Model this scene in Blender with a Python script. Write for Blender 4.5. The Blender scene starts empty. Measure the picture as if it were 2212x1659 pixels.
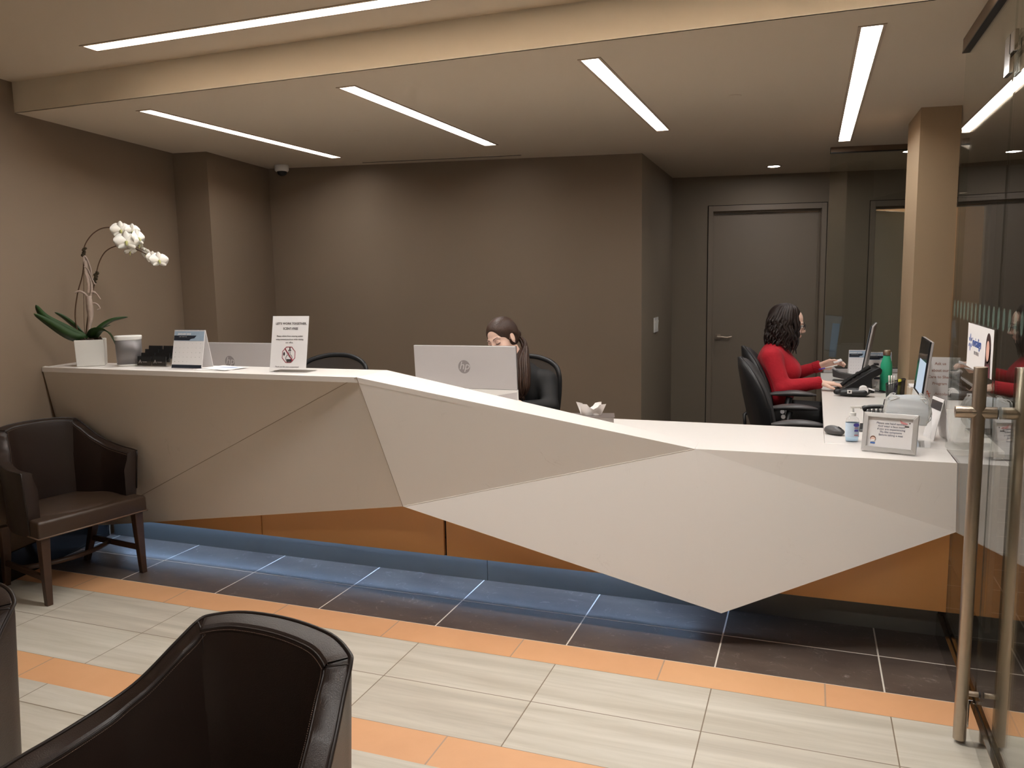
import bpy, bmesh, math, random
import numpy as np
from mathutils import Vector, Matrix, Euler
PI = math.pi
random.seed(4)
scene = bpy.context.scene
COL = scene.collection
V = Vector

# ---------------------------------------------------------------- materials
MATS = {}
def srgb(c):
    return tuple(((x / 255) / 12.92 if x / 255 <= .04045 else (((x / 255) + .055) / 1.055) ** 2.4) for x in c)
def mat(name, col, rough=.5, metal=0., spec=.5, noise=0., nscale=20., bump=0., bscale=200., emit=None, estr=0., trans=0., ior=1.45, alpha=1., coat=0., sheen=0.):
    if name in MATS: return MATS[name]
    m = bpy.data.materials.new(name); m.use_nodes = True
    nt = m.node_tree; n = nt.nodes; b = n['Principled BSDF']
    c = tuple(col) + (1,)
    b.inputs['Base Color'].default_value = c
    b.inputs['Roughness'].default_value = rough
    b.inputs['Metallic'].default_value = metal
    b.inputs['Specular IOR Level'].default_value = spec
    b.inputs['Transmission Weight'].default_value = trans
    b.inputs['IOR'].default_value = ior
    b.inputs['Alpha'].default_value = alpha
    b.inputs['Coat Weight'].default_value = coat
    b.inputs['Sheen Weight'].default_value = sheen
    if emit:
        b.inputs['Emission Color'].default_value = tuple(emit) + (1,)
        b.inputs['Emission Strength'].default_value = estr
    tc = n.new('ShaderNodeTexCoord')
    if noise > 0:
        t = n.new('ShaderNodeTexNoise'); t.inputs['Scale'].default_value = nscale; t.inputs['Detail'].default_value = 4
        nt.links.new(tc.outputs['Object'], t.inputs['Vector'])
        mx = n.new('ShaderNodeMix'); mx.data_type = 'RGBA'
        mx.inputs['A'].default_value = tuple(x * (1 - noise) for x in col) + (1,)
        mx.inputs['B'].default_value = tuple(min(1, x * (1 + noise)) for x in col) + (1,)
        nt.links.new(t.outputs['Fac'], mx.inputs['Factor'])
        nt.links.new(mx.outputs['Result'], b.inputs['Base Color'])
    if bump > 0:
        t2 = n.new('ShaderNodeTexNoise'); t2.inputs['Scale'].default_value = bscale; t2.inputs['Detail'].default_value = 3
        nt.links.new(tc.outputs['Object'], t2.inputs['Vector'])
        bp = n.new('ShaderNodeBump'); bp.inputs['Strength'].default_value = bump; bp.inputs['Distance'].default_value = .002
        nt.links.new(t2.outputs['Fac'], bp.inputs['Height']); nt.links.new(bp.outputs['Normal'], b.inputs['Normal'])
    MATS[name] = m
    return m

def tile_mat(name, c1, c2, grout, bw, rh, ox, oy, mortar, streak, rough, scratch=0.):
    m = bpy.data.materials.new(name); m.use_nodes = True
    nt = m.node_tree; n = nt.nodes; b = n['Principled BSDF']; L = nt.links.new
    geo = n.new('ShaderNodeNewGeometry')
    mp = n.new('ShaderNodeMapping'); mp.inputs['Location'].default_value = (ox, oy, 0)
    L(geo.outputs['Position'], mp.inputs['Vector'])
    br = n.new('ShaderNodeTexBrick'); br.offset = 0; br.squash = 1
    br.inputs['Scale'].default_value = 1; br.inputs['Mortar Size'].default_value = mortar
    br.inputs['Mortar Smooth'].default_value = .1; br.inputs['Brick Width'].default_value = bw; br.inputs['Row Height'].default_value = rh
    br.inputs['Color1'].default_value = (.42, .42, .42, 1); br.inputs['Color2'].default_value = (.58, .58, .58, 1); br.inputs['Mortar'].default_value = (0, 0, 0, 1)
    L(mp.outputs['Vector'], br.inputs['Vector'])
    m2 = n.new('ShaderNodeMapping'); m2.inputs['Scale'].default_value = streak
    L(geo.outputs['Position'], m2.inputs['Vector'])
    ns = n.new('ShaderNodeTexNoise'); ns.inputs['Scale'].default_value = 1; ns.inputs['Detail'].default_value = 8; ns.inputs['Roughness'].default_value = .62
    ns.inputs['Distortion'].default_value = .4
    L(m2.outputs['Vector'], ns.inputs['Vector'])
    rp = n.new('ShaderNodeMapRange'); rp.inputs['From Min'].default_value = .33; rp.inputs['From Max'].default_value = .67
    L(ns.outputs['Fac'], rp.inputs['Value'])
    mx = n.new('ShaderNodeMix'); mx.data_type = 'RGBA'
    mx.inputs['A'].default_value = c1 + (1,); mx.inputs['B'].default_value = c2 + (1,)
    L(rp.outputs['Result'], mx.inputs['Factor'])
    mv = n.new('ShaderNodeMix'); mv.data_type = 'RGBA'; mv.blend_type = 'OVERLAY'; mv.inputs['Factor'].default_value = .35
    L(mx.outputs['Result'], mv.inputs['A']); L(br.outputs['Color'], mv.inputs['B'])
    out = mv.outputs['Result']
    if scratch > 0:
        w = n.new('ShaderNodeTexNoise'); w.inputs['Scale'].default_value = 9; w.inputs['Detail'].default_value = 12; w.inputs['Roughness'].default_value = .8; w.inputs['Distortion'].default_value = 2.5
        L(geo.outputs['Position'], w.inputs['Vector'])
        r2 = n.new('ShaderNodeMapRange'); r2.inputs['From Min'].default_value = .57; r2.inputs['From Max'].default_value = .70; r2.inputs['To Max'].default_value = scratch
        L(w.outputs['Fac'], r2.inputs['Value'])
        ms = n.new('ShaderNodeMix'); ms.data_type = 'RGBA'; ms.inputs['B'].default_value = (.50, .44, .40, 1)
        L(out, ms.inputs['A']); L(r2.outputs['Result'], ms.inputs['Factor']); out = ms.outputs['Result']
    mg = n.new('ShaderNodeMix'); mg.data_type = 'RGBA'; mg.inputs['B'].default_value = grout + (1,)
    L(out, mg.inputs['A']); L(br.outputs['Fac'], mg.inputs['Factor'])
    L(mg.outputs['Result'], b.inputs['Base Color'])
    b.inputs['Roughness'].default_value = rough
    bp = n.new('ShaderNodeBump'); bp.inputs['Strength'].default_value = .4; bp.inputs['Distance'].default_value = .0015; bp.invert = True
    L(br.outputs['Fac'], bp.inputs['Height']); L(bp.outputs['Normal'], b.inputs['Normal'])
    return m

T = .6085
M_DARK = tile_mat('slate_tile', srgb((101, 89, 80)), srgb((80, 69, 63)), srgb((232, 224, 212)), T, .3043, 0, 0, .0032, (3, 6, 1), .30, .60)
M_LIGHT = tile_mat('travertine_tile', srgb((211, 204, 190)), srgb((184, 176, 160)), srgb((128, 112, 92)), T, .3021, -.006, .170, .0022, (1.1, 16, 1), .38)
M_ORANGE = tile_mat('orange_tile', srgb((224, 172, 126)), srgb((218, 165, 119)), srgb((178, 148, 122)), .6, 4., -.446, 2.0, .003, (4, 4, 1), .45)
def paint(name, c, amt=.03): return mat(name, srgb(c), .75, spec=.3, noise=amt, nscale=2.5, bump=.15, bscale=350)
M_WALL = paint('wall_paint_brown', (127, 111, 94))
M_WALLD = paint('wall_paint_taupe', (138, 127, 111))
M_CEIL = paint('ceiling_paint', (204, 190, 170), .01)
M_BULK = paint('bulkhead_paint', (232, 224, 210), .01)
M_WHITEP = paint('white_paint', (225, 218, 205), .01)
M_DOOR = mat('door_paint', srgb((139, 127, 112)), .45, noise=.03, nscale=3)
M_GROOVE = mat('dark_groove', (.006, .005, .005), .8, noise=.1)
M_STONE = None
def stone():
    m = bpy.data.materials.new('engineered_stone'); m.use_nodes = True
    nt = m.node_tree; n = nt.nodes; b = n['Principled BSDF']; L = nt.links.new
    tc = n.new('ShaderNodeTexCoord')
    v = n.new('ShaderNodeTexNoise'); v.inputs['Scale'].default_value = 3.2; v.inputs['Detail'].default_value = 9; v.inputs['Roughness'].default_value = .6; v.inputs['Distortion'].default_value = 1.6
    L(tc.outputs['Object'], v.inputs['Vector'])
    a = n.new('ShaderNodeMath'); a.operation = 'SUBTRACT'; a.inputs[1].default_value = .5
    ab = n.new('ShaderNodeMath'); ab.operation = 'ABSOLUTE'
    L(v.outputs['Fac'], a.inputs[0]); L(a.outputs[0], ab.inputs[0])
    r = n.new('ShaderNodeMapRange'); r.inputs['From Min'].default_value = .0; r.inputs['From Max'].default_value = .006; r.inputs['To Min'].default_value = 1; r.inputs['To Max'].default_value = 0
    L(ab.outputs[0], r.inputs['Value'])
    k = n.new('ShaderNodeTexNoise'); k.inputs['Scale'].default_value = 5; k.inputs['Detail'].default_value = 3
    L(tc.outputs['Object'], k.inputs['Vector'])
    kr = n.new('ShaderNodeMapRange'); kr.inputs['From Min'].default_value = .58; kr.inputs['From Max'].default_value = .72; kr.inputs['To Max'].default_value = .4
    L(k.outputs['Fac'], kr.inputs['Value'])
    mu = n.new('ShaderNodeMath'); mu.operation = 'MULTIPLY'; L(r.outputs[0], mu.inputs[0]); L(kr.outputs[0], mu.inputs[1])
    mx = n.new('ShaderNodeMix'); mx.data_type = 'RGBA'
    mx.inputs['A'].default_value = srgb((231, 225, 219)) + (1,); mx.inputs['B'].default_value = srgb((176, 163, 148)) + (1,)
    L(mu.outputs[0], mx.inputs['Factor']); L(mx.outputs['Result'], b.inputs['Base Color'])
    b.inputs['Roughness'].default_value = .28
    return m
M_STONE = stone()
M_ORANGEP = mat('orange_panel_gloss', srgb((250, 190, 124)), .22, noise=.04, nscale=2)
M_ALU = mat('toe_kick_aluminium', srgb((140, 140, 136)), .42, metal=.35, noise=.03)
M_STEEL = mat('brushed_steel', srgb((182, 168, 152)), .36, metal=1., noise=.05, nscale=60)
M_CHROME = mat('polished_steel', srgb((205, 203, 200)), .08, metal=1., noise=.02)
M_SILVERP = mat('silver_plastic', srgb((188, 184, 184)), .4, metal=.15, noise=.01)
M_LOGO = mat('grey_logo_print', srgb((138, 132, 132)), .4, noise=.02)
M_WHITE = mat('white_plastic', srgb((232, 230, 226)), .35, noise=.01)
M_CERAMIC = mat('white_ceramic', srgb((226, 224, 218)), .2, noise=.01)
M_PAPER = mat('white_paper', srgb((234, 231, 230)), .7, noise=.01)
M_BLACK = mat('black_plastic', (.012, .012, .013), .38, noise=.2)
M_BLACKM = mat('black_matte', (.007, .0065, .0065), .7, noise=.2, bump=.2)
M_GREYP = mat('charcoal_plastic', srgb((74, 72, 72)), .4, noise=.05)
M_INK = mat('dark_ink', srgb((58, 50, 50)), .6, noise=.05)
M_GINK = mat('grey_ink', srgb((150, 142, 142)), .6, noise=.03)
M_RINK = mat('crimson_ink', srgb((150, 50, 70)), .6, noise=.03)
M_SKIN = mat('skin', srgb((234, 196, 176)), .5, noise=.06, nscale=14)
M_HAIR = mat('brown_hair', srgb((60, 40, 29)), .45, noise=.45, nscale=60, bump=.9, bscale=140)
M_HAIRD = mat('dark_wavy_hair', srgb((34, 21, 16)), .5, noise=.4, nscale=50, bump=.6, bscale=140)
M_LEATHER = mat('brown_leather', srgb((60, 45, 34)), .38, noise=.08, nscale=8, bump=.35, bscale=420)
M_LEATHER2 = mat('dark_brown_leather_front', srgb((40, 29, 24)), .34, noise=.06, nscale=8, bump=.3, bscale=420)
M_PIPE = mat('leather_piping', srgb((34, 25, 21)), .4, noise=.1)
M_WOOD = mat('espresso_wood', srgb((66, 46, 34)), .38, noise=.2, nscale=30)
M_GREEN = mat('teal_green_enamel', srgb((52, 178, 136)), .4, noise=.02)
M_LEAF = mat('orchid_leaf', srgb((38, 66, 26)), .4, noise=.25, nscale=9)
M_STEM = mat('orchid_stem', srgb((78, 54, 34)), .5, noise=.2, nscale=40)
M_PETAL = mat('white_petal', srgb((240, 236, 226)), .5, noise=.03)
M_SOIL = mat('bark_soil', srgb((52, 36, 24)), .9, noise=.5, nscale=80, bump=.8, bscale=150)
M_BRANCH = mat('silvered_driftwood', srgb((168, 150, 138)), .5, noise=.3, nscale=45, bump=.6, bscale=90)
M_MOSS = mat('moss_tie', srgb((48, 38, 18)), .9, noise=.5, nscale=90, bump=.8, bscale=200)
M_RED = mat('red_knit', srgb((176, 20, 38)), .85, noise=.12, nscale=40, bump=1., bscale=75, sheen=.06)
M_GLASS = None
def glass_mat(name, tint, r0=.04, rough=0.):
    # clear sheet: tinted see-through plus mirror reflection that grows at grazing angles
    m = bpy.data.materials.new(name); m.use_nodes = True
    nt = m.node_tree; n = nt.nodes; L = nt.links.new; n.remove(n['Principled BSDF'])
    lw = n.new('ShaderNodeLayerWeight'); lw.inputs['Blend'].default_value = .5
    pw = n.new('ShaderNodeMath'); pw.operation = 'POWER'; pw.inputs[1].default_value = 5; L(lw.outputs['Facing'], pw.inputs[0])
    mr = n.new('ShaderNodeMapRange'); mr.inputs['To Min'].default_value = r0; mr.inputs['To Max'].default_value = 1; L(pw.outputs[0], mr.inputs['Value'])
    tr = n.new('ShaderNodeBsdfTransparent'); tr.inputs['Color'].default_value = tint + (1,)
    gl = n.new('ShaderNodeBsdfGlossy'); gl.inputs['Roughness'].default_value = rough; gl.inputs['Color'].default_value = (1, 1, 1, 1)
    mx = n.new('ShaderNodeMixShader'); L(mr.outputs[0], mx.inputs['Fac']); L(tr.outputs[0], mx.inputs[1]); L(gl.outputs[0], mx.inputs[2])
    L(mx.outputs[0], n['Material Output'].inputs['Surface'])
    MATS[name] = m; return m
M_GLASS = glass_mat('green_tinted_glass', (.88, .90, .88))
M_ACRYL = glass_mat('clear_acrylic', (.982, .985, .985), .045)
M_LAMP = mat('lamp_diffuser', (1, 1, 1), .5, emit=(1.0, .985, .97), estr=18.)
M_LAMPU = mat('upper_lamp_diffuser', (1, 1, 1), .5, emit=(1.0, .985, .965), estr=34.)
M_SPOTL = mat('downlight_lens', (1, 1, 1), .5, emit=(1.0, .95, .97), estr=60.)
M_LED = mat('led_tape', (1, 1, 1), .5, emit=(.38, .60, 1.0), estr=48.)
M_SCREEN = mat('lit_screen', (.4, .5, .6), .3, emit=srgb((165, 180, 200)), estr=.32)

# ---------------------------------------------------------------- mesh helpers
class MB:
    def __init__(s): s.v = []; s.f = []; s.m = []
    def add(s, vs, fs, mi=0):
        o = len(s.v); s.v += [V(p) for p in vs]; s.f += [tuple(i + o for i in f) for f in fs]; s.m += [mi] * len(fs); return s
    def box(s, c, d, rot=None, mi=0):
        c = V(c); x, y, z = [k / 2 for k in d]
        vs = [V((i, j, k)) for k in (-z, z) for j in (-y, y) for i in (-x, x)]
        if rot: R = Euler(rot).to_matrix(); vs = [R @ p for p in vs]
        return s.add([p + c for p in vs], [(0, 2, 3, 1), (4, 5, 7, 6), (0, 1, 5, 4), (2, 6, 7, 3), (0, 4, 6, 2), (1, 3, 7, 5)], mi)
    def rings(s, rs, closed=True, cap=True, loop=False, mi=0):
        n = len(rs[0]); vs = [p for r in rs for p in r]; fs = []
        R = len(rs)
        for i in range(R if loop else R - 1):
            a, b = i * n, ((i + 1) % R) * n
            for j in range(n if closed else n - 1):
                k = (j + 1) % n; fs.append((a + j, a + k, b + k, b + j))
        if cap and not loop: fs.append(tuple(range(n))[::-1]); fs.append(tuple((R - 1) * n + j for j in range(n)))
        return s.add(vs, fs, mi)
    def tube(s, pts, r, seg=8, sq=1., cap=True, mi=0, closed=False):
        pts = [V(p) for p in pts]; N = len(pts)
        if not hasattr(r, '__len__'): r = [r] * N
        rs = []; u = None
        for i, p in enumerate(pts):
            if closed: t = pts[(i + 1) % N] - pts[i - 1]
            else: t = pts[min(i + 1, N - 1)] - pts[max(i - 1, 0)]
            t.normalize()
            if u is None: u = t.orthogonal().normalized() if abs(t.z) > .95 else V((0, 0, 1)).cross(t).normalized()
            u = (u - t * u.dot(t)).normalized(); w = t.cross(u)
            rs.append([p + (u * math.cos(a) * r[i] + w * math.sin(a) * r[i] * sq) for a in [2 * PI * k / seg for k in range(seg)]])
        return s.rings(rs, True, cap, closed, mi)
    def lathe(s, prof, c=(0, 0, 0), seg=32, cap=True, mi=0):
        c = V(c)
        return s.rings([[c + V((r * math.cos(a), r * math.sin(a), z)) for a in [2 * PI * k / seg for k in range(seg)]] for r, z in prof], True, cap, False, mi)
    def cyl(s, a, b, r, seg=20, mi=0): return s.tube([a, b], r, seg, mi=mi)
    def ell(s, c, r, seg=16, rg=10, rot=None, mi=0):
        c = V(c); R = Euler(rot).to_matrix() if rot else Matrix.Identity(3); rs = []
        for i in range(rg + 1):
            ph = PI * (i + .02) / (rg + .04) - PI / 2
            rs.append([c + R @ V((r[0] * math.cos(ph) * math.cos(t), r[1] * math.cos(ph) * math.sin(t), r[2] * math.sin(ph))) for t in [2 * PI * k / seg for k in range(seg)]])
        return s.rings(rs, mi=mi)
    def poly(s, pts, off, mi=0):
        n = len(pts); off = V(off); a = [V(p) for p in pts]; b = [p + off for p in a]
        return s.add(a + b, [tuple(range(n))[::-1], tuple(range(n, 2 * n))] + [(i, (i + 1) % n, (i + 1) % n + n, i + n) for i in range(n)], mi)
    def prism(s, o2, z0, z1, mi=0): return s.poly([(x, y, z0) for x, y in o2], (0, 0, z1 - z0), mi)
    def build(s, name, m, parent=None, smooth=False, bev=0., seg=2, sub=0, tf=None):
        me = bpy.data.meshes.new(name); vs = s.v
        if tf is not None: vs = [tf @ p for p in vs]
        me.from_pydata(vs, [], s.f)
        for k in (m if isinstance(m, (list, tuple)) else [m]): me.materials.append(k)
        me.polygons.foreach_set('material_index', s.m)
        bm = bmesh.new(); bm.from_mesh(me)
        if not smooth or bev == 0: pass
        bmesh.ops.recalc_face_normals(bm, faces=bm.faces); bm.to_mesh(me); bm.free()
        if smooth: me.polygons.foreach_set('use_smooth', [True] * len(me.polygons))
        o = bpy.data.objects.new(name, me); COL.objects.link(o)
        if parent: o.parent = parent
        if bev > 0:
            b = o.modifiers.new('b', 'BEVEL'); b.width = bev; b.segments = seg; b.limit_method = 'ANGLE'; b.angle_limit = .6
        if sub: sm = o.modifiers.new('s', 'SUBSURF'); sm.levels = sub; sm.render_levels = sub
        return o
def tag(o, label, cat, group=None):
    o['label'] = label; o['category'] = cat
    if group: o['group'] = group
    return o
def thing(name, label, cat, loc=(0, 0, 0), rz=0., group=None, rot=None):
    o = bpy.data.objects.new(name, None); COL.objects.link(o)
    o.location = loc; o.rotation_euler = rot or (0, 0, rz); o.empty_display_size = .05
    return tag(o, label, cat, group)
def struct(o): o['kind'] = 'structure'; return o
def copy_tree(o, parent=None):
    c = o.copy(); COL.objects.link(c)
    if parent: c.parent = parent
    for ch in list(o.children): copy_tree(ch, c)
    return c
def text_mesh(txt, size, align='CENTER', shear=0., space=1., bold=0.):
    cu = bpy.data.curves.new('t', 'FONT'); cu.body = txt; cu.size = size; cu.align_x = align; cu.align_y = 'CENTER'
    cu.extrude = .0002; cu.shear = shear; cu.space_character = space; cu.resolution_u = 3; cu.offset = bold
    o = bpy.data.objects.new('t', cu); COL.objects.link(o)
    dg = bpy.context.evaluated_depsgraph_get(); dg.update()
    me = bpy.data.meshes.new_from_object(o.evaluated_get(dg))
    vs = [v.co.copy() for v in me.vertices]; fs = [tuple(p.vertices) for p in me.polygons]
    bpy.data.objects.remove(o); bpy.data.curves.remove(cu); bpy.data.meshes.remove(me)
    return vs, fs
def texts(name, items, m, parent, frame, mats=None):
    """items: (text, x, y, size, shear) on a face; frame: matrix from face (x right, y up, z out) to parent space"""
    b = MB()
    for it in items:
        t, x, y, s = it[:4]; sh = it[4] if len(it) > 4 else 0; al = it[5] if len(it) > 5 else 'CENTER'; bo = it[6] if len(it) > 6 else 0
        vs, fs = text_mesh(t, s, al, sh, 1., bo)
        b.add([frame @ V((p.x + x, p.y + y, p.z + .0006)) for p in vs], fs)
    return b.build(name, m, parent)
def face_frame(origin, right, up):
    r = V(right).normalized(); u = V(up); u = (u - r * u.dot(r)).normalized(); w = r.cross(u)
    return Matrix(((r.x, u.x, w.x, origin[0]), (r.y, u.y, w.y, origin[1]), (r.z, u.z, w.z, origin[2]), (0, 0, 0, 1)))
def flat(name, pieces, m, parent, frame, th=.0004):
    """thin printed shapes: list of 2D outlines in face coordinates"""
    b = MB()
    for o2 in pieces: b.poly([frame @ V((x, y, .0003)) for x, y in o2], (frame.to_3x3() @ V((0, 0, th))))
    return b.build(name, m, parent)
def circ(cx, cy, rx, ry=None, n=24, a0=0.): ry = ry or rx; return [(cx + rx * math.cos(a0 + 2 * PI * k / n), cy + ry * math.sin(a0 + 2 * PI * k / n)) for k in range(n)]
def rect(x0, y0, x1, y1): return [(x0, y0), (x1, y0), (x1, y1), (x0, y1)]

# ---------------------------------------------------------------- implicit surfaces
def sdf_mesh(prims, h, lo=None, hi=None):
    if lo is None:
        P = []
        for p in prims:
            if p[0] == 'c': P += [np.array(p[1]) - p[3], np.array(p[1]) + p[3], np.array(p[2]) - p[4], np.array(p[2]) + p[4]]
            elif p[0] == 'e': r = max(p[2]); P += [np.array(p[1]) - r, np.array(p[1]) + r]
        lo = np.min(P, 0) - 3 * h; hi = np.max(P, 0) + 3 * h
    n = np.ceil((np.array(hi) - np.array(lo)) / h).astype(int) + 1
    ax = [(lo[i] + h * np.arange(n[i])).astype(np.float32) for i in range(3)]
    D = np.full(tuple(n), 9., np.float32)
    for p in prims:
        k = p[-1]
        if p[0] == 'c':
            a = np.array(p[1]); b = np.array(p[2]); r0, r1 = p[3], p[4]; rm = max(r0, r1); bl = np.minimum(a, b) - rm; bh = np.maximum(a, b) + rm
        else:
            c = np.array(p[1]); rm = max(p[2]); bl = c - rm; bh = c + rm
        mar = max(4 * abs(k), 3 * h) + .01
        i0 = np.clip(((bl - mar - lo) / h).astype(int), 0, n - 1); i1 = np.clip(((bh + mar - lo) / h).astype(int) + 2, 1, n)
        X = ax[0][i0[0]:i1[0]][:, None, None]; Y = ax[1][i0[1]:i1[1]][None, :, None]; Z = ax[2][i0[2]:i1[2]][None, None, :]
        if p[0] == 'c':
            ab = b - a; L = float(ab @ ab) + 1e-12
            t = np.clip(((X - a[0]) * ab[0] + (Y - a[1]) * ab[1] + (Z - a[2]) * ab[2]) / L, 0, 1)
            d = np.sqrt((X - a[0] - t * ab[0]) ** 2 + (Y - a[1] - t * ab[1]) ** 2 + (Z - a[2] - t * ab[2]) ** 2) - (r0 + (r1 - r0) * t)
        else:
            R = np.array(p[3]) if p[3] is not None else np.eye(3)
            x, y, z = X - c[0], Y - c[1], Z - c[2]
            q = [(R[0][i] * x + R[1][i] * y + R[2][i] * z) for i in range(3)]
            r = p[2]
            k0 = np.sqrt((q[0] / r[0]) ** 2 + (q[1] / r[1]) ** 2 + (q[2] / r[2]) ** 2)
            k1 = np.sqrt((q[0] / r[0] ** 2) ** 2 + (q[1] / r[1] ** 2) ** 2 + (q[2] / r[2] ** 2) ** 2) + 1e-9
            d = k0 * (k0 - 1) / k1
        S = D[i0[0]:i1[0], i0[1]:i1[1], i0[2]:i1[2]]
        if k < 0:
            kk = -k; hh = np.clip(.5 - .5 * (S + d) / kk, 0, 1); S[...] = S * (1 - hh) - d * hh + kk * hh * (1 - hh)
        else:
            kk = max(k, 1e-5); hh = np.clip(.5 + .5 * (S - d) / kk, 0, 1); S[...] = S * (1 - hh) + d * hh - kk * hh * (1 - hh)
    ins = D < 0
    # surface nets
    nx, ny, nz = [k - 1 for k in D.shape]
    cnt = np.zeros((nx, ny, nz), np.float32); acc = np.zeros((nx, ny, nz, 3), np.float32)
    corners = [(i, j, k) for i in (0, 1) for j in (0, 1) for k in (0, 1)]
    def sl(c): return D[c[0]:c[0] + nx, c[1]:c[1] + ny, c[2]:c[2] + nz]
    for c in corners:
        for a in range(3):
            if c[a] == 0:
                e = list(c); e[a] = 1
                d0, d1 = sl(c), sl(e); m = (d0 < 0) != (d1 < 0)
                t = np.where(m, d0 / np.where(m, d0 - d1, 1), 0)
                cnt += m
                for q in range(3): acc[..., q] += np.where(m, c[q] + (t if q == a else 0), 0)
    act = cnt > 0; idx = -np.ones(act.shape, int); I = np.argwhere(act); idx[act] = np.arange(len(I))
    vs = (I + acc[act] / cnt[act][:, None]) * h + np.array(lo)
    F = []
    for a in range(3):
        b, c = (a + 1) % 3, (a + 2) % 3
        s0 = [slice(1, -1)] * 3; s1 = [slice(1, -1)] * 3; s0[a] = slice(0, -1); s1[a] = slice(1, None)
        A = ins[tuple(s0)]; B = ins[tuple(s1)]
        E = np.argwhere(A != B)
        if not len(E): continue
        base = E.copy(); fl = A[tuple(E.T)]
        base[:, b] += 1; base[:, c] += 1
        def at(db, dc):
            q = base.copy(); q[:, b] += db; q[:, c] += dc; return idx[tuple(q.T)]
        q4 = np.stack([at(-1, -1), at(0, -1), at(0, 0), at(-1, 0)], 1)
        q4[~fl] = q4[~fl][:, ::-1]; F.append(q4)
    return vs, np.concatenate(F)
def sdf_obj(name, groups, m, parent=None, tfs=None):
    vs = []; fs = []; o = 0
    for g in groups:
        v, f = sdf_mesh(g[0], g[1]); M4 = g[2] if len(g) > 2 else None
        if M4 is not None:
            A = np.array(M4); v = v @ A[:3, :3].T + A[:3, 3]
        vs += v.tolist(); fs += (f + o).tolist(); o += len(v)
    me = bpy.data.meshes.new(name); me.from_pydata(vs, [], fs); me.materials.append(m)
    me.polygons.foreach_set('use_smooth', [True] * len(me.polygons))
    ob = bpy.data.objects.new(name, me); COL.objects.link(ob)
    if parent: ob.parent = parent
    sm = ob.modifiers.new('sm', 'SMOOTH'); sm.factor = .5; sm.iterations = 2
    return ob
# ================================================================ the room
H = 2.445; HU = 2.60; YB = .13
def wallseg(name, pts, z0, z1, m, th=.08, side=1):
    """continuous wall along a plan polyline, thickness to one side"""
    b = MB()
    pts = [V((p[0], p[1], 0)) for p in pts]
    nrm = []
    for i in range(len(pts)):
        d = V((0, 0, 0))
        if i > 0: d += (pts[i] - pts[i - 1]).normalized()
        if i < len(pts) - 1: d += (pts[i + 1] - pts[i]).normalized()
        d.normalize(); nrm.append(V((-d.y, d.x, 0)) * side)
    for i in range(len(pts) - 1):
        a, c = pts[i], pts[i + 1]; a2 = a + nrm[i] * th; c2 = c + nrm[i + 1] * th
        b.poly([a + V((0, 0, z0)), c + V((0, 0, z0)), c2 + V((0, 0, z0)), a2 + V((0, 0, z0))], (0, 0, z1 - z0))
    return struct(b.build(name, m))
# floor in strips of one mesh
b = MB(); X0, X1 = -2., 7.
ys = [(6.2, 0, 0), (0, -.170, 1), (-.170, -.774, 2), (-.774, -.944, 1), (-.944, -1.548, 2), (-1.548, -1.718, 1), (-1.718, -6.6, 2)]
for y1, y0, k in ys: b.add([(X0, y0, 0), (X1, y0, 0), (X1, y1, 0), (X0, y1, 0)], [(0, 1, 2, 3)], k)
for y1, y0, k in ys[:1]: b.add([(X0, -6.6, -.1), (X1, -6.6, -.1), (X1, 6.2, -.1), (X0, 6.2, -.1)], [(3, 2, 1, 0)], 0)
struct(b.build('floor', [M_DARK, M_ORANGE, M_LIGHT]))
# walls
wd = V((-.1761, .9844, 0)); wp = V((-.606, .106, 0))
def WL(y): return wp.x + (y - wp.y) * wd.x / wd.y
wallseg('wall_left', [(WL(-6.6), -6.6), (WL(1.516), 1.516)], 0, HU + .1, M_WALL)
jogA = (WL(1.516), 1.516)
wallseg('wall_left_column', [(jogA[0] - .05, 1.512), (-.607, 1.563)], 0, H + .05, M_WALL)
wallseg('wall_left_rear', [(-.607, 1.5635), (-.766, 2.46)], 0, H + .05, M_WALL)
wallseg('wall_back', [(-.80, 2.4533), (2.145, 3.034)], 0, H + .05, M_WALL)
wallseg('wall_recess', [(2.145, 3.0345), (2.111, 4.70)], 0, H + .05, M_WALLD)
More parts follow.
